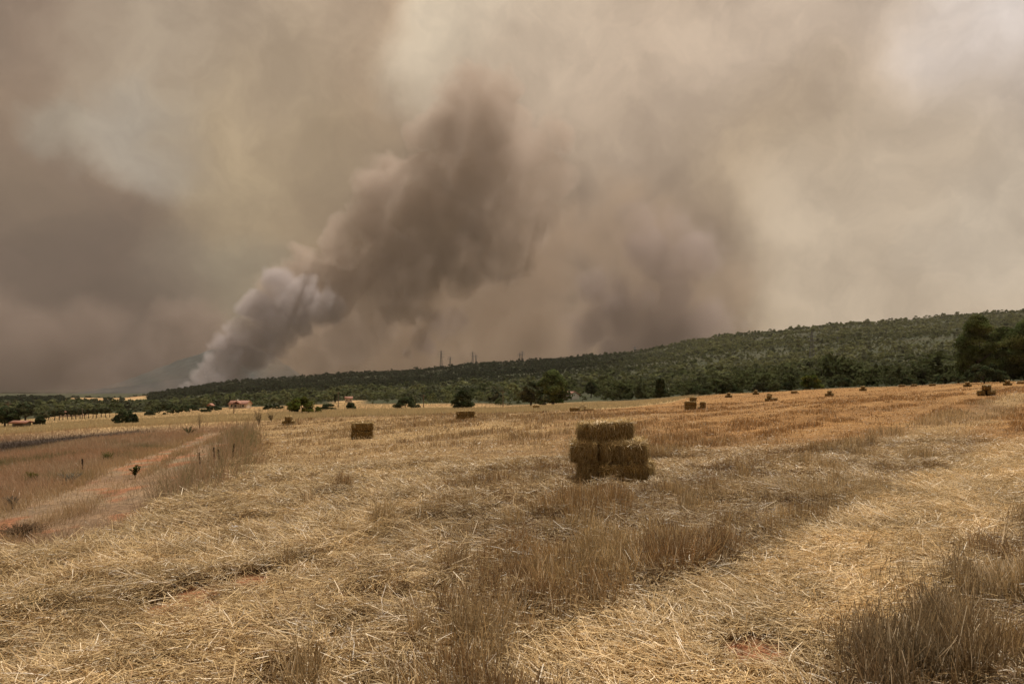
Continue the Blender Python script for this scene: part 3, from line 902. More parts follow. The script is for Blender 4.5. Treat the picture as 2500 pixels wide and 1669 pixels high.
tree('pine_tree', 314, 978, 22, 420, 'tall slender pine behind the ragged left bush', None, 'round', 'olive', .15, 1, 55)
tree('cypress', 342, 984, 6, 380, 'thin dark cypress right of the slender pine at the left', 'cypresses in the valley', 'cone', 'dark', .02, .8, 56)
tree('cypress', 818, 962, 7, 330, 'thin dark cypress behind the two humped pine', 'cypresses in the valley', 'cone', 'dark', .02, .8, 57)
tree('cypress', 561, 966, 5, 360, 'tiny cypress beside the red roofed villa', 'cypresses in the valley', 'cone', 'dark', .02, .8, 58)
og = np.random.default_rng(3)
ORD = ['first', 'second', 'third', 'fourth', 'fifth', 'sixth', 'seventh', 'eighth', 'ninth', 'tenth', 'eleventh', 'twelfth', 'thirteenth', 'fourteenth']
for i in range(14):
    tree('olive_tree', 134 + i * 10.3 + og.uniform(-1, 1), 1000 + og.uniform(-2, 2) - i * .5, 12.5, 180, 'small orchard olive tree, %s of the row counting from the left' % ORD[i], 'orchard row of olive trees', 'round', 'olive', .42, .6, 70 + i)
# ------------------------------------------------------------------ boxes and prisms
def box(x0, x1, y0, y1, z0, z1):
    V = np.array([(x, y, z) for z in (z0, z1) for x, y in ((x0, y0), (x1, y0), (x1, y1), (x0, y1))], float)
    return V, np.array([0, 3, 2, 1, 4, 5, 6, 7, 0, 1, 5, 4, 1, 2, 6, 5, 2, 3, 7, 6, 3, 0, 4, 7])


WHITEW = simple_mat('whitewash', (.84, .85, .88), .8, 1.2, .12)
CREAM = simple_mat('cream_render', (.52, .45, .38), .8, 1.2, .15)
TILE = simple_mat('clay_tile', (.28, .125, .078), .8, 3, .3)
GLASS = simple_mat('dark_pane', (.03, .035, .04), .2)
STEEL = simple_mat('galvanised_steel', (.16, .16, .165), .55, 2, .2, .4)
POLEW = simple_mat('pole_wood', (.11, .085, .065), .9, 5, .3)
CABLE = simple_mat('cable', (.06, .06, .06), .6)


def gable_roof(x0, x1, y0, y1, z, h, over=.35, th=.16, axis='y'):
    """ridge along axis; a closed slab on two slopes"""
    if axis == 'y':
        xm = (x0 + x1) / 2
        A = [(x0 - over, z - over * .4), (xm, z + h), (x1 + over, z - over * .4)]
        V = []
        for yy in (y0 - over, y1 + over):
            for (x, zz) in A: V.append((x, yy, zz))
            for (x, zz) in A: V.append((x, yy, zz + th))
    else:
        ym = (y0 + y1) / 2
        A = [(y0 - over, z - over * .4), (ym, z + h), (y1 + over, z - over * .4)]
        V = []
        for xx in (x0 - over, x1 + over):
            for (y, zz) in A: V.append((xx, y, zz))
            for (y, zz) in A: V.append((xx, y, zz + th))
    q = [3, 4, 10, 9, 4, 5, 11, 10, 0, 6, 7, 1, 1, 7, 8, 2, 0, 1, 4, 3, 1, 2, 5, 4, 6, 9, 10, 7, 7, 10, 11, 8, 0, 3, 9, 6, 2, 8, 11, 5]
    return np.array(V, float), np.array(q)


def gable_walls(x0, x1, y0, y1, z1, h, axis='y'):
    if axis == 'y':
        xm = (x0 + x1) / 2
        V = [(x0, y0, -.6), (x1, y0, -.6), (x1, y0, z1), (xm, y0, z1 + h), (x0, y0, z1), (x0, y1, -.6), (x1, y1, -.6), (x1, y1, z1), (xm, y1, z1 + h), (x0, y1, z1)]
    else:
        ym = (y0 + y1) / 2
        V = [(x1, y0, -.6), (x1, y1, -.6), (x1, y1, z1), (x1, ym, z1 + h), (x1, y0, z1), (x0, y0, -.6), (x0, y1, -.6), (x0, y1, z1), (x0, ym, z1 + h), (x0, y0, z1)]
    F_ = [(0, 1, 2, 4), (2, 3, 4, 4), (6, 5, 9, 7), (9, 8, 7, 7), (1, 6, 7, 2), (5, 0, 4, 9)]
    me = bpy.data.meshes.new('wall')
    me.from_pydata(V, [], [tuple(dict.fromkeys(f)) for f in F_]); me.update()
    return me


def house(name, px, D, w_, dpt, hgt, rise, label, wallm=WHITEW, rz=0., axis='y', wins=(), door=None, chimney=None):
    r = empty(name, on(px, D), rz); tag(r, label, 'house')
    me = gable_walls(-w_ / 2, w_ / 2, 0, dpt, hgt, rise, axis); me.materials.append(wallm)
    o = bpy.data.objects.new('wall', me); COL.objects.link(o); o.parent = r
    v, q = gable_roof(-w_ / 2, w_ / 2, 0, dpt, hgt, rise, axis=axis)
    rf = mesh_np('roof', v, q, 4, TILE, parent=r)
    if chimney:
        v, q = box(chimney[0] - .25, chimney[0] + .25, chimney[1] - .25, chimney[1] + .25, hgt + rise * .3, hgt + rise + .6)
        mesh_np('chimney', v, q, 4, wallm, parent=rf)
    for (wx, wz, ww, wh) in wins:
        v, q = box(wx - ww / 2, wx + ww / 2, -.06, .1, wz, wz + wh)
        mesh_np('window', v, q, 4, GLASS, parent=r)
    if door:
        v, q = box(door[0] - door[1] / 2, door[0] + door[1] / 2, -.06, .1, 0, door[2])
        mesh_np('door', v, q, 4, POLEW, parent=r)
    return r


hs = house('white_house', 1402, 200, 3.3, 7, 1.4, .9, 'small white gabled house with an orange tiled roof on the crest', rz=R(-24), wins=[(0, 1.25, .28, .28)], door=(-1.1, .45, .9))
hs.location.z = EYE + (HY - 976) * 200 / F
hs.rotation_euler = (0, 0, R(26))
v, q = box(-3.4, -1.56, .6, 3.6, -.5, .75)
mesh_np('lean_to', v, q, 4, WHITEW, parent=hs)
v, q = box(4.0, 9.0, 1.6, 1.8, -.5, .45)
wl = empty('yard_wall', hs.location); tag(wl, 'low grey yard wall running right from the white house', 'wall')
mesh_np('stone_wall', v, q, 4, simple_mat('grey_stone', (.28, .27, .25), .9, 2, .3), parent=wl)

vi = house('red_roofed_villa', 580, 300, 7.6, 6, 1.9, 1.3, 'cream villa with a wide red tiled roof in the left valley', CREAM, 0, 'x', wins=[(-2.6, .7, .8, .8), (-.9, .7, .8, .8), (2.4, .7, .8, .8)], door=(.9, .8, 1.6), chimney=(-1.2, 3))
v, q = gable_roof(-1.4, 1.4, -1.2, 2.9, 2.0, 1.0); mesh_np('porch_roof', v, q, 4, TILE, parent=vi)
for sx in (-1.3, 1.3):
    v, q = box(sx - .1, sx + .1, -1.15, -.95, -.4, 1.95); mesh_np('porch_post', v, q, 4, CREAM, parent=vi)
house('red_roofed_cottage', 511, 330, 1.9, 3, 1.5, .9, 'tiny house with an orange red gable left of the villa', TILE, 0, 'y', wins=[(0, .5, .4, .5)])
house('long_farmhouse', 168, 262, 7.6, 5, 1.35, .75, 'long low farmhouse with a red roof behind the olive orchard', CREAM, 0, 'x', wins=[(-2.6, .5, .5, .5), (-.6, .5, .5, .5), (2.0, .5, .5, .5)], door=(.8, .6, 1.1))
house('pale_cottage', 851, 330, 3.2, 3, 1.9, .7, 'small pale pink cottage half hidden among trees left of centre', CREAM, R(10), 'x', wins=[(-.8, .9, .5, .5), (.8, .9, .5, .5)])
sh = house('tin_shed', 45, 106, 1.9, 1.4, .75, .12, 'low dark open shed under the trees at the left edge', simple_mat('grey_boards', (.14, .13, .12), .9, 4, .3), 0, 'x', door=(0, 1.2, .6))


# ------------------------------------------------------------------ pylons and poles
def pylon(px, D, top, label, arms=3, half=None, group='lattice pylons along the hills'):
    base = on(px, D)
    H_ = (EYE + (HY - top) * D / F) - base.z
    r = empty('lattice_pylon', base); tag(r, label, 'pylon', group)
    th = max(.09, D * .00022)
    wb, wt = H_ * .085, H_ * .014
    lv = np.linspace(0, 1, 9)
    wz = lambda t: wb + (wt - wb) * t ** .8
    parts = []
    cor = [(-1, -1), (1, -1), (1, 1), (-1, 1)]
    for (a, b) in cor:
        parts.append(tube([(a * wz(t), b * wz(t), t * H_ - (.3 if t == 0 else 0)) for t in lv], [th] * 9, 4))
    for i in range(8):
        t0, t1 = lv[i], lv[i + 1]
        for k in range(4):
            a, b = cor[k], cor[(k + 1) % 4]
            parts.append(tube([(a[0] * wz(t0), a[1] * wz(t0), t0 * H_), (b[0] * wz(t1), b[1] * wz(t1), t1 * H_)], [th * .55] * 2, 4))
            parts.append(tube([(b[0] * wz(t0), b[1] * wz(t0), t0 * H_), (a[0] * wz(t1), a[1] * wz(t1), t1 * H_)], [th * .55] * 2, 4))
    V, Q = join_parts(parts); mesh_np('lattice_mast', V, Q, 4, STEEL, parent=r)
    hz = half or H_ * .17
    for k in range(arms):
        z = H_ * (.93 - k * .13); L = hz * (1 if k != 1 else 1.25)
        parts = [tube([(-L, 0, z), (0, 0, z + H_ * .012), (L, 0, z)], [th * .7] * 3, 4), tube([(-L, 0, z), (0, 0, z - H_ * .03), (L, 0, z)], [th * .5] * 3, 4)]
        V, Q = join_parts(parts); am = mesh_np('cross_arm', V, Q, 4, STEEL, parent=r)
        for s in (-1, 1):
            V, Q = tube([(s * L, 0, z), (s * L, 0, z - H_ * .035)], [th * .6] * 2, 5); mesh_np('insulator', V, Q, 4, CABLE, parent=am)
    return r


pylon(1077, 1330, 855, 'tallest lattice pylon on the ridge at the left of the pylon group')
pylon(1099, 1450, 870, 'very small faint pylon just right of the leftmost pylon', 2)
pylon(1154, 1330, 858, 'lattice pylon second from the left on the long ridge')
pylon(1162, 1430, 866, 'smaller pylon overlapping the right side of the second one', 2)
pylon(1275, 1330, 857, 'taller of the two close pylons above the big round tree')
pylon(1269, 1420, 861, 'narrow pylon touching the left side of the taller close one', 2)
pylon(1550, 1420, 846, 'faint pylon in the dark smoke at the dip of the ridge')
pylon(1982, 620, 808, 'tall lattice pylon standing on the green slope below the right ridge', 3, 3.2)
pylon(2045, 900, 822, 'faint thin pylon on the green slope right of the tall one', 2)


def pole(px, D, top, label, arm=True):
    base = on(px, D); H_ = (EYE + (HY - top) * D / F) - base.z
    r = empty('utility_pole', base); tag(r, label, 'utility pole', 'wooden utility poles')
    V, Q = tube([(0, 0, -.3), (0, 0, H_)], [max(.10, D * .0005), max(.07, D * .0004)], 7); mesh_np('pole_shaft', V, Q, 4, POLEW, parent=r)
    if arm:
        V, Q = box(-.5, .5, -.05, .05, H_ - .45, H_ - .33); c_ = mesh_np('crossbar', V, Q, 4, POLEW, parent=r)
        for s in (-.4, 0, .4):
            V, Q = tube([(s, 0, H_ - .33), (s, 0, H_ - .2)], [.05, .04], 6); mesh_np('insulator', V, Q, 4, CABLE, parent=c_)


pole(571, 124, 982, 'dark pole standing in the pale field below the red roofed villa')
pole(1228, 140, 952, 'dark pole on the crest left of the big round tree')
pole(20, 118, 980, 'pole rising between the trees at the left edge')
pole(201, 175, 996, 'short pale pole at the right end of the long farmhouse', False)
pole(826, 190, 955, 'tall thin pole behind the two humped pine')
pole(1034, 150, 962, 'thin pole between the two round crest bushes')

# ------------------------------------------------------------------ straw bales
bm_, T, o_ = new_mat('bale_straw')
c = T.new('ShaderNodeAttribute', attribute_name='Col').outputs['Color']
P = T.new('ShaderNodeTexCoord').outputs['Object']
mp = T.new('ShaderNodeMapping'); T.link(P, mp.inputs[0]); mp.inputs['Scale'].default_value = (90, 12, 12)
nz = T.noise(mp.outputs[0], 1.0, 4, .6)
nb = T.noise(P, 22, 5, .65)
c = T.mix(1.0, c, T.mix(T.sstep(nz, .3, .7), (.45, .42, .38), (1.35, 1.3, 1.2)), 'MULTIPLY')
c = T.mix(1.0, c, T.mix(T.sstep(nb, .35, .7), (.6, .58, .55), (1.25, 1.2, 1.15)), 'MULTIPLY')
pb = T.new('ShaderNodeBsdfPrincipled'); pb.inputs['Roughness'].default_value = .8; pb.inputs['Specular IOR Level'].default_value = .15
T.link(c, pb.inputs['Base Color'])
bu = T.new('ShaderNodeBump'); bu.inputs['Strength'].default_value = 1; bu.inputs['Distance'].default_value = .02
T.link(T.math('ADD', nz, nb), bu.inputs['Height']); T.link(bu.outputs[0], pb.inputs['Normal'])
T.link(pb.outputs[0], o_.inputs[0])
BALE = bm_
TWINE = simple_mat('baling_twine', (.30, .20, .09), .7)


def bale_mesh(seed, L, Wd, Ht, nfib, flen=.11, fw=.0045, res=(30, 14, 12)):
    """one straw bale along local X, base at z=0: packed flakes, pinched at two twines, bristling with stalks"""
    g = np.random.default_rng(seed)
    import bmesh
    bm = bmesh.new()
    bmesh.ops.create_cube(bm, size=1)
    bmesh.ops.subdivide_edges(bm, edges=bm.edges[:], cuts=15 if nfib > 400 else 5, use_grid_fill=True)
    vs = np.array([v.co[:] for v in bm.verts]); fs = [[v.index for v in f.verts] for f in bm.faces]
    bm.free()
    p = vs * 2
    # superellipsoid-ish rounding of the edges
    q = np.abs(p) ** 7
    nrm = (q.sum(1)) ** (1 / 7.0)
    p = p / np.maximum(nrm, .0001)[:, None] * np.maximum(np.abs(p).max(1), .0001)[:, None]
    sag = 1 + .04 * np.cos(p[:, 0] * 1.5)
    pinch = 1 - .06 * (np.exp(-((p[:, 0] - .38) / .09) ** 2) + np.exp(-((p[:, 0] + .38) / .09) ** 2))
    flake = 1 + .025 * np.sin(p[:, 0] * 17 + seed) 
    x = p[:, 0] * L / 2; y = p[:, 1] * Wd / 2 * sag * pinch * flake; z = (p[:, 2] * pinch * flake + 1) * Ht / 2
    n_ = (fbm(x * 9 + seed, y * 9 + z * 7, seed, 3) - .5) * .07
    n2_ = (fbm(z * 9 + seed * 3, x * 9 + y * 5, seed + 9, 3) - .5) * .07
    x = x * (1 + n_ * .8); y = y + n2_ * .6 * np.sign(y); z = z + n_ * .5 * (z > Ht * .4)
    V = np.stack([x, y, z], -1)
    C = np.tile(np.array([.23, .165, .066]), (len(V), 1)) * g.uniform(.8, 1.15, len(V))[:, None]
    # bristle
    Vf = []
    k = g.integers(0, len(fs), nfib)
    cen = np.array([V[fs[i]].mean(0) for i in k])
    nor = np.array([np.cross(V[fs[i][2]] - V[fs[i][0]], V[fs[i][3]] - V[fs[i][1]]) for i in k]); nor /= np.linalg.norm(nor, axis=1, keepdims=True) + 1e-9
    jit = g.normal(0, L * .02, (nfib, 3)); cen = cen + jit
    # stalks run up and down on the long faces, and lie every way on top
    side = np.abs(nor[:, 2]) < .6
    tang = g.normal(0, 1, (nfib, 3)); tang[side] = tang[side] * np.array([.30, .30, .5]) + np.array([0, 0, -1.0]) * np.sign(g.normal(0, 1, (side.sum(), 1)))
    tang -= (tang * nor).sum(1, keepdims=True) * nor
    tang /= np.linalg.norm(tang, axis=1, keepdims=True) + 1e-9
    out = np.where(g.random(nfib) < .18, g.uniform(.3, 1.0, nfib), g.uniform(.02, .22, nfib))
    out = np.where((nor[:, 2] > .6), out * 1.3, out)
    out = np.where(nor[:, 2] < -.4, 0, out)
    D_ = tang + nor * out[:, None]; D_ /= np.linalg.norm(D_, axis=1, keepdims=True)
    ln = flen * g.uniform(.35, 1.2, nfib)
    s = np.cross(D_, nor + g.normal(0, .3, (nfib, 3))); s /= np.linalg.norm(s, axis=1, keepdims=True) + 1e-9
    s *= (fw * g.uniform(.6, 1.3, nfib))[:, None]
    c0 = cen - nor * .004
    c1 = c0 + D_ * ln[:, None]
    FV = np.stack([c0 - s, c0 + s, c1 + s * .7, c1 - s * .7], 1).reshape(-1, 3)
    FV[:, 2] = np.maximum(FV[:, 2], .0)
    cf = np.where((g.random(nfib) < .10)[:, None], np.array([[.66, .54, .33]]), np.array([[.33, .24, .105]])) * g.uniform(.5, 1.35, nfib)[:, None] * np.where(nor[:, 2:3] > .6, 2.0, .95)  # fibres on top coloured brighter, painting sunlight onto them
    n0 = len(V)
    me = bpy.data.meshes.new('bale')
    allV = np.concatenate([V, FV]); ff_ = [tuple(f) for f in fs] + [(n0 + 4 * i, n0 + 4 * i + 1, n0 + 4 * i + 2, n0 + 4 * i + 3) for i in range(nfib)]
    me.from_pydata(allV.tolist(), [], ff_)
    me.polygons.foreach_set('use_smooth', np.concatenate([np.ones(len(fs), bool), np.zeros(nfib, bool)]))
    a = me.color_attributes.new('Col', 'FLOAT_COLOR', 'POINT')
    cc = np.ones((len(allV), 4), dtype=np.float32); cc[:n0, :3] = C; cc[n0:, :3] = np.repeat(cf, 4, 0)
    a.data.foreach_set('color', cc.ravel())
    me.materials.append(BALE); me.materials.append(STALK_MAT)
    me.polygons.foreach_set('material_index', np.concatenate([np.zeros(len(fs), np.int32), np.ones(nfib, np.int32)])); me.update()
    return me


def twine_mesh(L, Wd, Ht, xk):
    a = np.linspace(0, 2 * math.pi, 29)
    ex = 7
    y = np.sign(np.cos(a)) * np.abs(np.cos(a)) ** (2 / ex) * Wd / 2 * .985; z = (np.sign(np.sin(a)) * np.abs(np.sin(a)) ** (2 / ex) * .955 + 1) * Ht / 2
    z = np.maximum(z, .006)
    V, Q = tube(np.stack([np.full_like(a, xk), y, z], -1), [.0045] * len(a), 5)
    return mesh_np('twine', V, Q, 4, TWINE, smooth=True, link=False)


BL, BW, BH = .86, .43, .325
NEAR_M = [bale_mesh(s, BL, BW, BH, 5200, .12, .0022) for s in (1, 2, 3)]
TW = [twine_mesh(BL, BW, BH, k * BL * .19) for k in (-1, 1)]
MID_M = [bale_mesh(s, BL, BW, BH, 500, .13, .008) for s in (5, 6)]
FAR_M = [bale_mesh(s, BL, BW, BH, 130, .15, .018) for s in (8, 9, 10)]
bg_ = np.random.default_rng(5)
bale_n = [0]


def bale(x, y, z, rz, label, lod, group, tilt=(0, 0), scale=(1, 1, 1)):
    bale_n[0] += 1
    if lod == 0:
        o = empty('straw_bale', (x, y, z)); 
        b = bpy.data.objects.new('straw_block', NEAR_M[bale_n[0] % 3]); COL.objects.link(b); b.parent = o
        for t in TW:
            c_ = bpy.data.objects.new('twine', t); COL.objects.link(c_); c_.parent = o
    elif lod == 1:
        o = bpy.data.objects.new('straw_bale', MID_M[bale_n[0] % 2]); COL.objects.link(o)
    else:
        o = bpy.data.objects.new('straw_bale', FAR_M[bale_n[0] % 3]); COL.objects.link(o)
    o.location = (x, y, z); o.rotation_euler = (R(tilt[0]), R(tilt[1]), R(rz)); o.scale = scale
    tag(o, label, 'straw bale', group)
    return o


def stack(px, by, rows, name, lod, D=None):
    """rows: (dx metres, dy metres, level, rz, label[, tilt]) about the ground point seen at (px, by)"""
    c_ = at(px, by) if D is None else on(px, D)
    print('STACK', name, 'D=%.1f px/m=%.1f' % (c_.y, F / c_.y))
    g0 = min(float(height(c_.x + r_[0], c_.y + r_[1])) for r_ in rows if r_[2] == 0)
    az = math.degrees(math.atan2(c_.x, c_.y)); ca, sa = math.cos(R(az)), math.sin(R(az))
    for r_ in rows:
        dx, dy, lv, rz, lab = r_[:5]
        dx, dy, rz = dx * ca + dy * sa, dy * ca - dx * sa, rz - az
        tl = r_[5] if len(r_) > 5 else (0, 0)
        scl = r_[6] if len(r_) > 6 else (1, 1, 1)
        z = (float(height(c_.x + dx, c_.y + dy)) if lv == 0 else g0 + lv * BH) - (.01 if lv == 0 else 0)
        bale(c_.x + dx, c_.y + dy, z, rz + bg_.uniform(-3, 3), lab, lod, name, tl, scl)


n_ = 'bales of the big near stack'
m0 = at(1490, 1180)
print('MAIN D=%.2f px/m=%.1f' % (m0.y, F / m0.y))
gz0 = float(height(m0.x, m0.y + .2))
k_ = F / 11.9
def mb(px, dy, z, rz, lab, tilt=(0, 0), scl=(1, 1, 1)):
    z = z * .95
    Yb = m0.y + .28 + dy
    return bale((px - CX) / F * Yb, Yb, gz0 + z, rz, lab, 0, n_, tilt, scl)
mb(1442, .22, -.03, 86, 'bottom left bale of the big near stack, end towards the camera', scl=(1, .92, 1))
mb(1522, -.10, -.06, 6, 'long bottom right bale of the big near stack, bulging forward', tilt=(2, -2), scl=(.95, 1, 1.06))
mb(1530, .45, -.03, 3, 'bottom rear bale of the big near stack, hidden behind the right one')
mb(1432, .20, .325, 76, 'middle row left bale of the big near stack, sticking out to the left', tilt=(0, 0), scl=(.95, 1.0, 1.05))
mb(1484, .20, .34, 90, 'narrow set back bale in the middle of the big near stack', scl=(.9, .85, 1))
mb(1538, .16, .33, 88, 'middle row right bale of the big near stack with a pale shaggy top', scl=(.9, 1.10, 1.08))
mb(1478, .16, .68, 7, 'long top bale of the big near stack', tilt=(-2, -2), scl=(1.02, .95, .98))

stack(885, 1071, [(-.02, .2, 0, 2, 'bottom bale of the pair stacked left of centre'), (.0, .22, 1, 3, 'upper bale of the pair stacked left of centre')], 'pair of bales left of centre', 1)
stack(1136, 1026, [(-.22, .1, 0, 12, 'lower front bale of the block left of the crest bush'), (-.22, .1, 1, 10, 'upper front bale of the block left of the crest bush', (0, 0), (.9, 1, 1)),
                   (.32, .5, 0, -6, 'lower right set back bale of the block left of the crest bush'), (.30, .5, 1, -6, 'striped upper right bale of the block left of the crest bush', (0, 0), (.8, 1, 1))], 'block of four bales near the crest bush', 1)
stack(705, 1037, [(-.24, .2, 0, 88, 'bottom left bale of the farthest left pile'), (.22, .25, 0, 84, 'bottom right bale of the farthest left pile'), (0, .2, 1, 82, 'top bale of the farthest left pile')], 'farthest left pile of bales', 1)
stack(1310, 1001, [(-.24, .2, 0, 88, 'bottom left bale of the small pile below the big round tree'), (.24, .2, 0, 84, 'bottom right bale of the small pile below the big round tree'), (-.05, .2, 1, 4, 'top bale of the small pile below the big round tree')], 'small pile below the big round tree', 2)
stack(1418, 1003, [(-.55, .1, 0, 3, 'flat left bale of the toppled pile below the white house'), (.16, .1, .2, 70, 'tilted bale propped up in the middle of the toppled pile', (0, -38)), (.62, .0, 0, 8, 'flat right bale of the toppled pile below the white house', (0, 0), (1, 1, .6))], 'toppled pile below the white house', 2)
stack(1694, 1000, [(-.26, .1, 0, 0, 'bottom bale of the square block right of the big stack'), (-.26, .12, 1, 1, 'top bale of the square block right of the big stack'), (-.1, .7, 0, 84, 'hidden rear bale behind the square block'), (-.05, .7, 1, 88, 'middle rear bale behind the square block'), (-.05, .72, 2, 84, 'small bale peeking over the square block'),
                   (.44, .5, 0, 75, 'pale low bale between the square block and the little pair', (0, 0), (.6, .6, .6)), (.66, .3, 0, 84, 'lower bale of the little pair right of the square block', (0, 0), (.9, .85, .95)), (.66, .3, 1, 80, 'upper bale of the little pair right of the square block', (0, 6), (.9, .85, .85))], 'square block of bales and the little pair beside it', 2)
def pyr(px, by, where, extra=None, D=None):
    rows = [(-.23, .2, 0, 88, 'bottom left bale of the ' + where), (.23, .2, 0, 92, 'bottom right bale of the ' + where), (.0, .2, 1, 86, 'top bale of the ' + where)]
    if extra: rows += extra
    stack(px, by, rows, where, 2, D)
pyr(1779, 970, 'pyramid standing before the broad black green bush')
pyr(1845, 963, 'farthest pyramid beside the broad bush')
pyr(1878, 979, 'upright pyramid in the middle distance', [(.55, .6, 0, 70, 'sunlit bale leaning behind the upright pyramid'), (.02, .25, 2, 40, 'pale broken bale on top of the upright pyramid', (0, 10), (.6, .8, .5))])
pyr(2025, 967, 'pyramid in front of the round green pine')
pyr(2107, 954, 'pyramid right of the round green pine')
pyr(2362, 944, 'pyramid in front of the large dome bush')
pyr(2408, 965, 'nearest pyramid at the right of the field')
pyr(2460, 941, 'pyramid below the right edge trees')
for px_, by_, lab in [(1939, 960, 'tiny flat pale bale left of the round green pine'), (2201, 944, 'pale fallen bale under the low bush on the right'), (2231, 943, 'pale bale beside the fallen one on the right'), (2276, 942, 'last tiny pale bale near the dome bush'), (2492, 937, 'flat pale bale at the right end of the field')]:
    stack(px_, by_, [(0, 0, 0, 20, lab)], 'single far bales lying flat', 2)
# ------------------------------------------------------------------ weeds, litter and other small things
def weed_stalk(px, by, hpx, label, seed):
    """dried mullein: a stem with a dark knobbly seed spike"""
    b = at(px, by); k = b.y / F; H_ = hpx * k
    g = np.random.default_rng(seed); r = empty('mullein_stalk', b); tag(r, label, 'dried weed', 'dark dried mullein stalks')
    lean = g.normal(0, .06, 2)
    P_ = lambda t: np.array([lean[0] * t * H_, lean[1] * t * H_, t * H_ - .02])
    V, Q = tube([P_(0), P_(.5), P_(1)], [.007, .006, .004], 6)
    mesh_np('stem', V, Q, 4, DARKW, smooth=True, parent=r)
    n = 200; t = g.uniform(.30, 1, n); a = g.uniform(0, 6.28, n)
    c = np.array([P_(x) for x in t]); rr = .011 * np.sin(np.pi * np.clip((t - .22) / .85, 0, 1)) ** .6 + .003
    V, m_ = leaf_cards(np.stack([c[:, 0] + np.cos(a) * rr, c[:, 1] + np.sin(a) * rr, c[:, 2], np.full(n, .008)], -1), 3, .009, g, .8)
    mesh_np('seed_spike', V.reshape(-1, 3), np.arange(m_ * 4), 4, LEAF, np.tile(np.array([.05, .036, .028]), (m_ * 4, 1)), parent=r)


DARKW = simple_mat('dead_stem', (.14, .10, .065), .9)
for i, (x, y, h, lb) in enumerate([(489, 1142, 40, 'lone mullein stalk at the left of the verge group'), (524, 1130, 40, 'mullein stalk with a thin tip in the middle of the verge group'), (536, 1128, 34, 'shorter mullein stalk close to the middle one on the verge'), (567, 1128, 46, 'tallest and darkest mullein stalk on the verge'),
                                   (202, 1152, 34, 'leaning mullein stalk alone in the red tan pasture'), (90, 1180, 26, 'short leaning mullein stalk beside the yellow green weed')]):
    weed_stalk(x, y, h, lb, 60 + i)


def herb(name, px, by, wpx_, hpx, colour, label, seed, n=26, leaf=.02, cat='weed', upright=.5):
    """a weed: several branching stems with leaf-sized faces"""
    b = at(px, by); k = b.y / F; H_ = hpx * k; W_ = wpx_ * k
    g = np.random.default_rng(seed); r = empty(name, b); tag(r, label, cat)
    parts = []; tips = []
    for i in range(n):
        a = g.uniform(0, 6.28); u = g.uniform(.1, 1)
        e = np.array([math.cos(a) * W_ / 2 * u, math.sin(a) * W_ / 2 * u, H_ * g.uniform(upright, 1)])
        mid = e * .5 + np.array([0, 0, H_ * .12]); parts.append(tube([(0, 0, -.01), mid, e], [.004, .003, .0015], 4))
        for t in np.linspace(.35, 1, 7): tips.append((1 - t) ** 2 * np.zeros(3) + 2 * (1 - t) * t * mid + t * t * e)
    V, Q = join_parts(parts); mesh_np('stem', V, Q, 4, DARKW, parent=r)
    tips = np.array(tips); V, m_ = leaf_cards(np.concatenate([tips, np.full((len(tips), 1), leaf * 1.4)], 1), 6, leaf, g, .9)
    C = np.array(colour)[None] * g.uniform(.7, 1.3, m_)[:, None]
    mesh_np('leaves', V.reshape(-1, 3), np.arange(m_ * 4), 4, LEAF, np.repeat(C, 4, 0), parent=r)


herb('leafy_sapling', 330, 1168, 24, 34, (.055, .07, .015), 'small bright green sapling growing between the two red ruts', 1, 7, .022, 'sapling', .6)
herb('yellow_green_weed', 76, 1182, 34, 32, (.17, .16, .04), 'yellow green weed by the short stalk in the left pasture', 2, 60, .009, upright=.3)
herb('yellow_green_weed', 262, 1130, 40, 28, (.15, .16, .05), 'pale yellow green weed in the pasture left of the sapling', 3, 70, .009, upright=.3)
herb('grey_thistle', 30, 1240, 40, 30, (.22, .19, .15), 'grey brown thistle clump at the left edge of the photo', 5, 60, .007, upright=.3)
herb('grey_thistle', 170, 1180, 60, 26, (.24, .24, .19), 'wide silvery thistle clump in the middle of the pasture', 6, 70, .007, upright=.3)
herb('dead_bush', 632, 1040, 22, 42, (.10, .07, .045), 'bare brown bush at the field corner left of the farthest bales', 7, 26, .02)
herb('dead_bush', 662, 1030, 26, 24, (.12, .09, .05), 'second lower brown bush at the field corner', 8, 26, .02)
herb('dead_bush', 487, 1048, 26, 40, (.13, .11, .08), 'tall thin dead weeds standing above the pasture grass', 9, 20, .012, upright=.75)
herb('green_weed', 462, 1062, 40, 22, (.10, .105, .05), 'low green weeds under the tall dead ones', 10, 20, .02)
herb('dead_bush', 50, 1310, 120, 32, (.24, .165, .10), 'flattened dark brown heap of dead stalks at the left edge', 11, 260, .006, upright=.15)
herb('green_weed', 50, 1500, 110, 34, (.17, .19, .10), 'grey green grass tuft among the straw at the lower left', 12, 220, .004, upright=.3)

PLAST = simple_mat('white_plastic', (.75, .76, .78), .4)
b = at(571, 1294); g = np.random.default_rng(4)
V = []; nx, ny = 9, 5
for j in range(ny):
    for i in range(nx):
        V.append(((i / (nx - 1) - .5) * .10, (j / (ny - 1) - .5) * .05, .05 + .022 * math.sin(i * 1.7 + j) + g.uniform(-.006, .006)))
q = []
for j in range(ny - 1):
    for i in range(nx - 1): q += [j * nx + i, j * nx + i + 1, (j + 1) * nx + i + 1, (j + 1) * nx + i]
o = mesh_np('plastic_scrap', np.array(V), np.array(q), 4, PLAST); o.location = b; o.rotation_euler = (R(35), 0, .3)
o.modifiers.new('thickness', 'SOLIDIFY').thickness = .003
tag(o, 'crumpled white plastic scrap on the straw at the left', 'litter')
b = at(540, 1642)
t_ = at(572, 1600)
V, Q = tube([(0, 0, .05), (.03, .10, .12), (.045, .18, .20)], [.006, .0055, .005], 6)
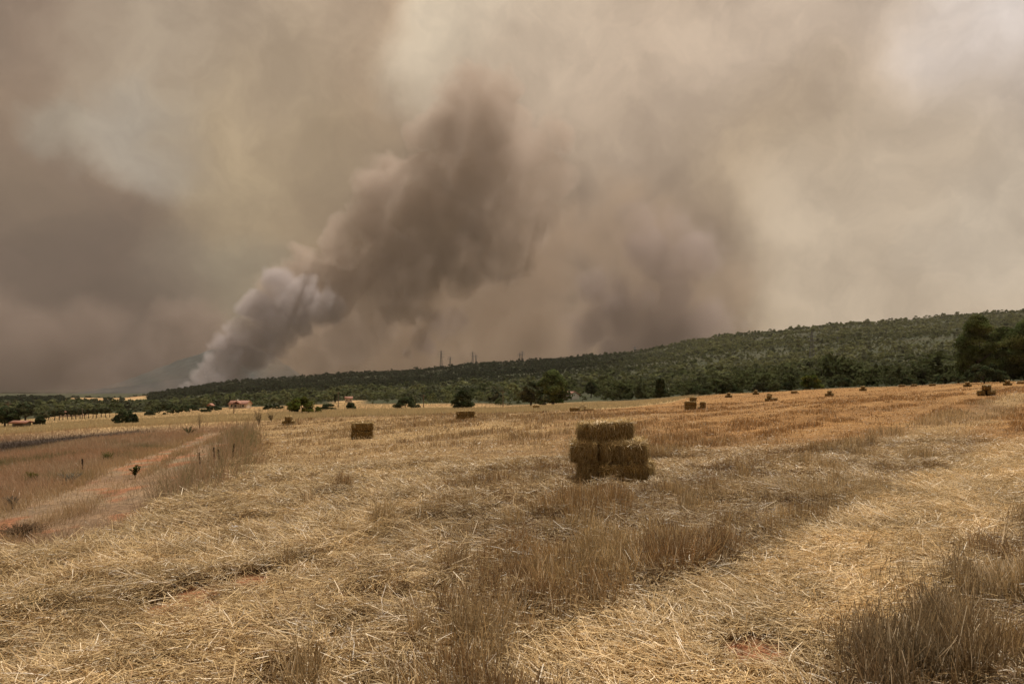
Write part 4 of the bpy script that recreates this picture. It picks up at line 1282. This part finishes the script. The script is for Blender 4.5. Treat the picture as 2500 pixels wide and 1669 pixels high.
o = mesh_np('white_cane', V, Q, 4, simple_mat('bleached_cane', (.72, .66, .55), .6), smooth=True); o.location = at(552, 1588)
tag(o, 'long bleached white cane sticking up from the straw at the lower left', 'cane')
# ------------------------------------------------------------------ smoke: real volumes grown from a cloud of weighted points


def smoke_material(name, colour, density, aniso=0.3, absorb=None):
    m = bpy.data.materials.new(name); m.use_nodes = True
    m.node_tree.nodes.clear(); T = NT(m.node_tree)
    v = T.new('ShaderNodeVolumePrincipled')
    v.inputs['Color'].default_value = (*colour, 1)
    v.inputs['Anisotropy'].default_value = aniso
    at = T.new('ShaderNodeAttribute', attribute_name='density')
    v.inputs['Density Attribute'].default_value = ''
    T.link(T.math('MULTIPLY', at.outputs['Fac'], density), v.inputs['Density'])
    o = T.new('ShaderNodeOutputMaterial'); T.link(v.outputs[0], o.inputs['Volume'])
    return m


def smoke_volume(name, pts, mat, voxel, soft, bill, bscale, label, pad=1.25, wisp=0.5):
    """pts: rows x, y, z, radius, strength. Density = soft step of (radius - distance) with billow noise."""
    pts = np.array(pts, dtype=np.float64)
    me = bpy.data.meshes.new(name)
    me.vertices.add(len(pts)); me.vertices.foreach_set('co', pts[:, :3].ravel())
    a = me.attributes.new('rad', 'FLOAT', 'POINT'); a.data.foreach_set('value', pts[:, 3])
    a = me.attributes.new('amt', 'FLOAT', 'POINT'); a.data.foreach_set('value', pts[:, 4])
    me.materials.append(mat)
    o = bpy.data.objects.new(name, me); COL.objects.link(o)
    tag(o, label, 'smoke', kind='stuff')
    g = bpy.data.node_groups.new(name + '_nodes', 'GeometryNodeTree')
    g.interface.new_socket('Geometry', in_out='INPUT', socket_type='NodeSocketGeometry')
    g.interface.new_socket('Geometry', in_out='OUTPUT', socket_type='NodeSocketGeometry')
    T = NT(g)
    gi = T.new('NodeGroupInput'); go = T.new('NodeGroupOutput')
    vc = T.new('GeometryNodeVolumeCube')
    lo = (pts[:, :3] - pts[:, 3:4] * pad).min(0); hi = (pts[:, :3] + pts[:, 3:4] * pad).max(0)
    res = np.maximum(8, ((hi - lo) / voxel).astype(int))
    vc.inputs['Min'].default_value = lo; vc.inputs['Max'].default_value = hi
    for k, r_ in zip('XYZ', res): vc.inputs['Resolution ' + k].default_value = int(r_)
    pos = T.new('GeometryNodeInputPosition').outputs[0]
    # bend space so that the outline breaks up
    n1 = T.vmath('SUBTRACT', T.noise(pos, bscale * 0.35, 3, 0.5, out=1), (0.5, 0.5, 0.5))
    p2 = T.vmath('ADD', pos, T.scale(n1, bill * 1.3))
    sn = T.new('GeometryNodeSampleNearest', domain='POINT'); T.link(gi.outputs[0], sn.inputs[0]); T.link(p2, sn.inputs['Sample Position'])
    def samp(field, typ='FLOAT'):
        s = T.new('GeometryNodeSampleIndex', data_type=typ, domain='POINT')
        T.link(gi.outputs[0], s.inputs[0])
        T.link(field, [i for i in s.inputs if i.name == 'Value' and i.enabled][0])
        T.link(sn.outputs[0], s.inputs['Index'])
        return [x for x in s.outputs if x.enabled][0]
    rad = samp(T.new('GeometryNodeInputNamedAttribute', data_type='FLOAT', i_Name='rad').outputs[0])
    amt = samp(T.new('GeometryNodeInputNamedAttribute', data_type='FLOAT', i_Name='amt').outputs[0])
    npos = samp(T.new('GeometryNodeInputPosition').outputs[0], 'FLOAT_VECTOR')
    dist = T.vmath('DISTANCE', p2, npos, out=1)
    # billows: rounded lumps at three sizes
    def lumps(scale, sm=0.35):
        v = T.new('ShaderNodeTexVoronoi', feature='SMOOTH_F1'); T.link(p2, v.inputs['Vector'])
        v.inputs['Scale'].default_value = scale; v.inputs['Smoothness'].default_value = sm
        return T.math('SUBTRACT', 0.55, v.outputs['Distance'])
    b1 = T.math('MULTIPLY', lumps(bscale), bill)
    b2 = T.math('MULTIPLY', lumps(bscale * 2.3), bill * 0.5)
    b3 = T.math('MULTIPLY', T.math('SUBTRACT', T.noise(pos, bscale * 4.5, 4, 0.62), 0.5), bill * 0.8)
    # the lumps grow with the local radius
    rk = T.math('MULTIPLY', rad, 1.0 / float(pts[:, 3].mean()))
    rk = T.math('MINIMUM', rk, 1.3)
    s = T.math('ADD', T.math('SUBTRACT', rad, dist), T.math('MULTIPLY', T.math('ADD', T.math('ADD', b1, b2), b3), rk))
    sf = T.math('MULTIPLY', rk, soft)
    den = T.new('ShaderNodeMapRange', interpolation_type='SMOOTHSTEP')
    T.link(T.math('DIVIDE', s, sf), den.inputs[0])
    den.inputs[1].default_value = -0.15; den.inputs[2].default_value = 1.0
    wn = T.sstep(T.noise(p2, bscale * 0.8, 3, 0.55), 0.32, 0.68, 1.0 - wisp, 1.0 + wisp)
    T.link(T.math('MULTIPLY', T.math('MULTIPLY', den.outputs[0], amt), wn), vc.inputs['Density'])
    sm = T.new('GeometryNodeSetMaterial'); T.link(vc.outputs[0], sm.inputs[0]); sm.inputs['Material'].default_value = mat
    T.link(sm.outputs[0], go.inputs[0])
    md = o.modifiers.new('smoke', 'NODES'); md.node_group = g
    return o


def P3(px, py, D):
    return ((px - CX) / F * D, D, EYE + (HY - py) / F * D)


def track(rows, D, n, jit, seed, depthk=0.5, dd=0.0):
    """points along rows of (px, py, radius px, strength); n per segment"""
    rg = np.random.default_rng(seed); out = []
    for (a, b) in zip(rows[:-1], rows[1:]):
        for i in range(n):
            t = (i + rg.random()) / n
            px, py, r, s = [a[k] * (1 - t) + b[k] * t for k in range(4)]
            j = rg.normal(0, 1, 3) * r * jit
            rr = r * rg.uniform(0.6, 1.0)
            Dd = D + dd * t
            x, y, z = P3(px + j[0], py + j[1], Dd)
            out.append((x, y + j[2] * depthk * D / F, z, rr * D / F, s))
    return out

SM_DARK = smoke_material('dark_smoke', (0.69, 0.585, 0.51), 0.0088, 0.1)
SM_BROWN = smoke_material('brown_smoke', (0.56, 0.45, 0.36), 0.0044, 0.2)
SM_MAUVE = smoke_material('mauve_smoke', (0.52, 0.44, 0.42), 0.0095, 0.3)
SM_LOW = smoke_material('valley_haze', (0.40, 0.325, 0.29), 0.0062, 0.2)
SM_GREY = smoke_material('fresh_smoke', (0.70, 0.64, 0.645), 0.022, 0.1)

D0 = 2600.0
low = track([(432, 968, 6, 1.0), (470, 945, 20, 1), (530, 905, 38, 1), (590, 860, 50, 1), (640, 805, 58, 1), (700, 760, 64, .9), (765, 720, 56, .75)],
            D0 - 300, 14, 0.38, 3)
smoke_volume('fresh_smoke_plume', low, SM_GREY, 3.6, 18, 30, 0.0165, 'pale grey billowing smoke column rising from the left foot of the dark ridge', wisp=.3)
mid = track([(640, 800, 60, .9), (760, 725, 80, 1.1), (845, 665, 105, 1.2), (940, 605, 115, 1.1), (1030, 555, 135, 1), (1110, 490, 145, .9),
             (1200, 410, 140, .75), (1215, 340, 130, .85), (1200, 285, 100, .85), (1140, 255, 75, .85)], D0, 14, 0.34, 5)
mid += track([(795, 595, 36, 1.2), (860, 620, 70, 1.1)], D0, 5, .3, 6)
mid += track([(1010, 335, 28, 1), (1070, 310, 66, .8), (1070, 400, 80, .8), (980, 480, 80, .9), (890, 560, 70, 1), (820, 620, 50, 1)], D0 - 40, 6, .3, 8)
mid += track([(740, 860, 60, .5), (840, 790, 90, .6), (960, 720, 100, .6)], D0 + 60, 7, .4, 9)
mid += track([(980, 660, 90, 1), (1120, 620, 100, 1), (1210, 580, 90, 1), (1290, 520, 90, .55), (1310, 430, 85, .4), (1280, 360, 85, .7), (1290, 330, 60, .7)], D0, 7, .4, 7)
smoke_volume('rising_smoke_cloud', mid, SM_DARK, 6.0, 26, 66, 0.0100, 'tall brown grey smoke cloud leaning right above the pale column', wisp=.6)
smoke_volume('smoke_bank', track([(680, 890, 80, .8), (860, 840, 120, .9), (1060, 800, 150, .9), (1300, 800, 150, .8), (1250, 640, 150, .7), (1390, 520, 100, .6), (1480, 560, 90, .7), (1640, 640, 120, .7), (1660, 800, 100, .6)], D0 + 500, 10, .5, 11),
             SM_BROWN, 18.0, 170, 110, 0.005, 'broad dark brown smoke bank behind the long ridge')
smoke_volume('ridge_smoke', track([(1450, 850, 70, 1.0), (1470, 770, 70, 1.1), (1500, 720, 60, .8)], D0 + 300, 9, .4, 12)
             + track([(1560, 850, 90, .8), (1640, 760, 100, .7), (1650, 640, 90, .6), (1580, 560, 70, .6)], D0 + 320, 8, .45, 14)
             + track([(1020, 870, 26, 1.3), (1045, 815, 36, 1.1), (1110, 770, 44, .6)], D0 + 100, 6, .35, 13)
             + track([(1800, 805, 14, .5), (1815, 790, 14, .4)], D0 + 100, 4, .35, 15),
             SM_MAUVE, 12.0, 70, 60, 0.009, 'dark mauve smoke billows rising behind the dip of the ridge')
smoke_volume('valley_smoke', track([(100, 965, 30, .8), (250, 960, 34, .8), (330, 955, 36, .7), (450, 935, 40, .45), (540, 900, 45, .35), (640, 905, 40, .4), (760, 915, 30, .4)], D0 + 300, 7, .4, 23) + track([(-300, 880, 150, 1), (0, 860, 150, 1), (200, 890, 120, 1.1), (300, 925, 60, .8)], D0 + 700, 12, .5, 21)
             + track([(440, 880, 70, 1), (480, 790, 60, 1.2), (530, 850, 60, .8)], D0 + 2400, 7, .4, 22),
             SM_LOW, 20.0, 170, 110, 0.0045, 'low brown smoke filling the valley at the far left')

# ------------------------------------------------------------------ haze: thin smoke drifting in all of the air
V, Q = box(-5800, 5800, -5800, 5800, -140, 1900)
hz = mesh_np('haze', V, Q, 4, None)
m, T, o_ = new_mat('thin_smoke_haze')
pv = T.new('ShaderNodeVolumePrincipled')
pv.inputs['Color'].default_value = (.74, .67, .60, 1)
pv.inputs['Density'].default_value = 0.000035
pv.inputs['Anisotropy'].default_value = .3
T.link(pv.outputs[0], o_.inputs['Volume'])
hz.data.materials.append(m)
tag(hz, 'thin smoky haze in the air', kind='stuff')
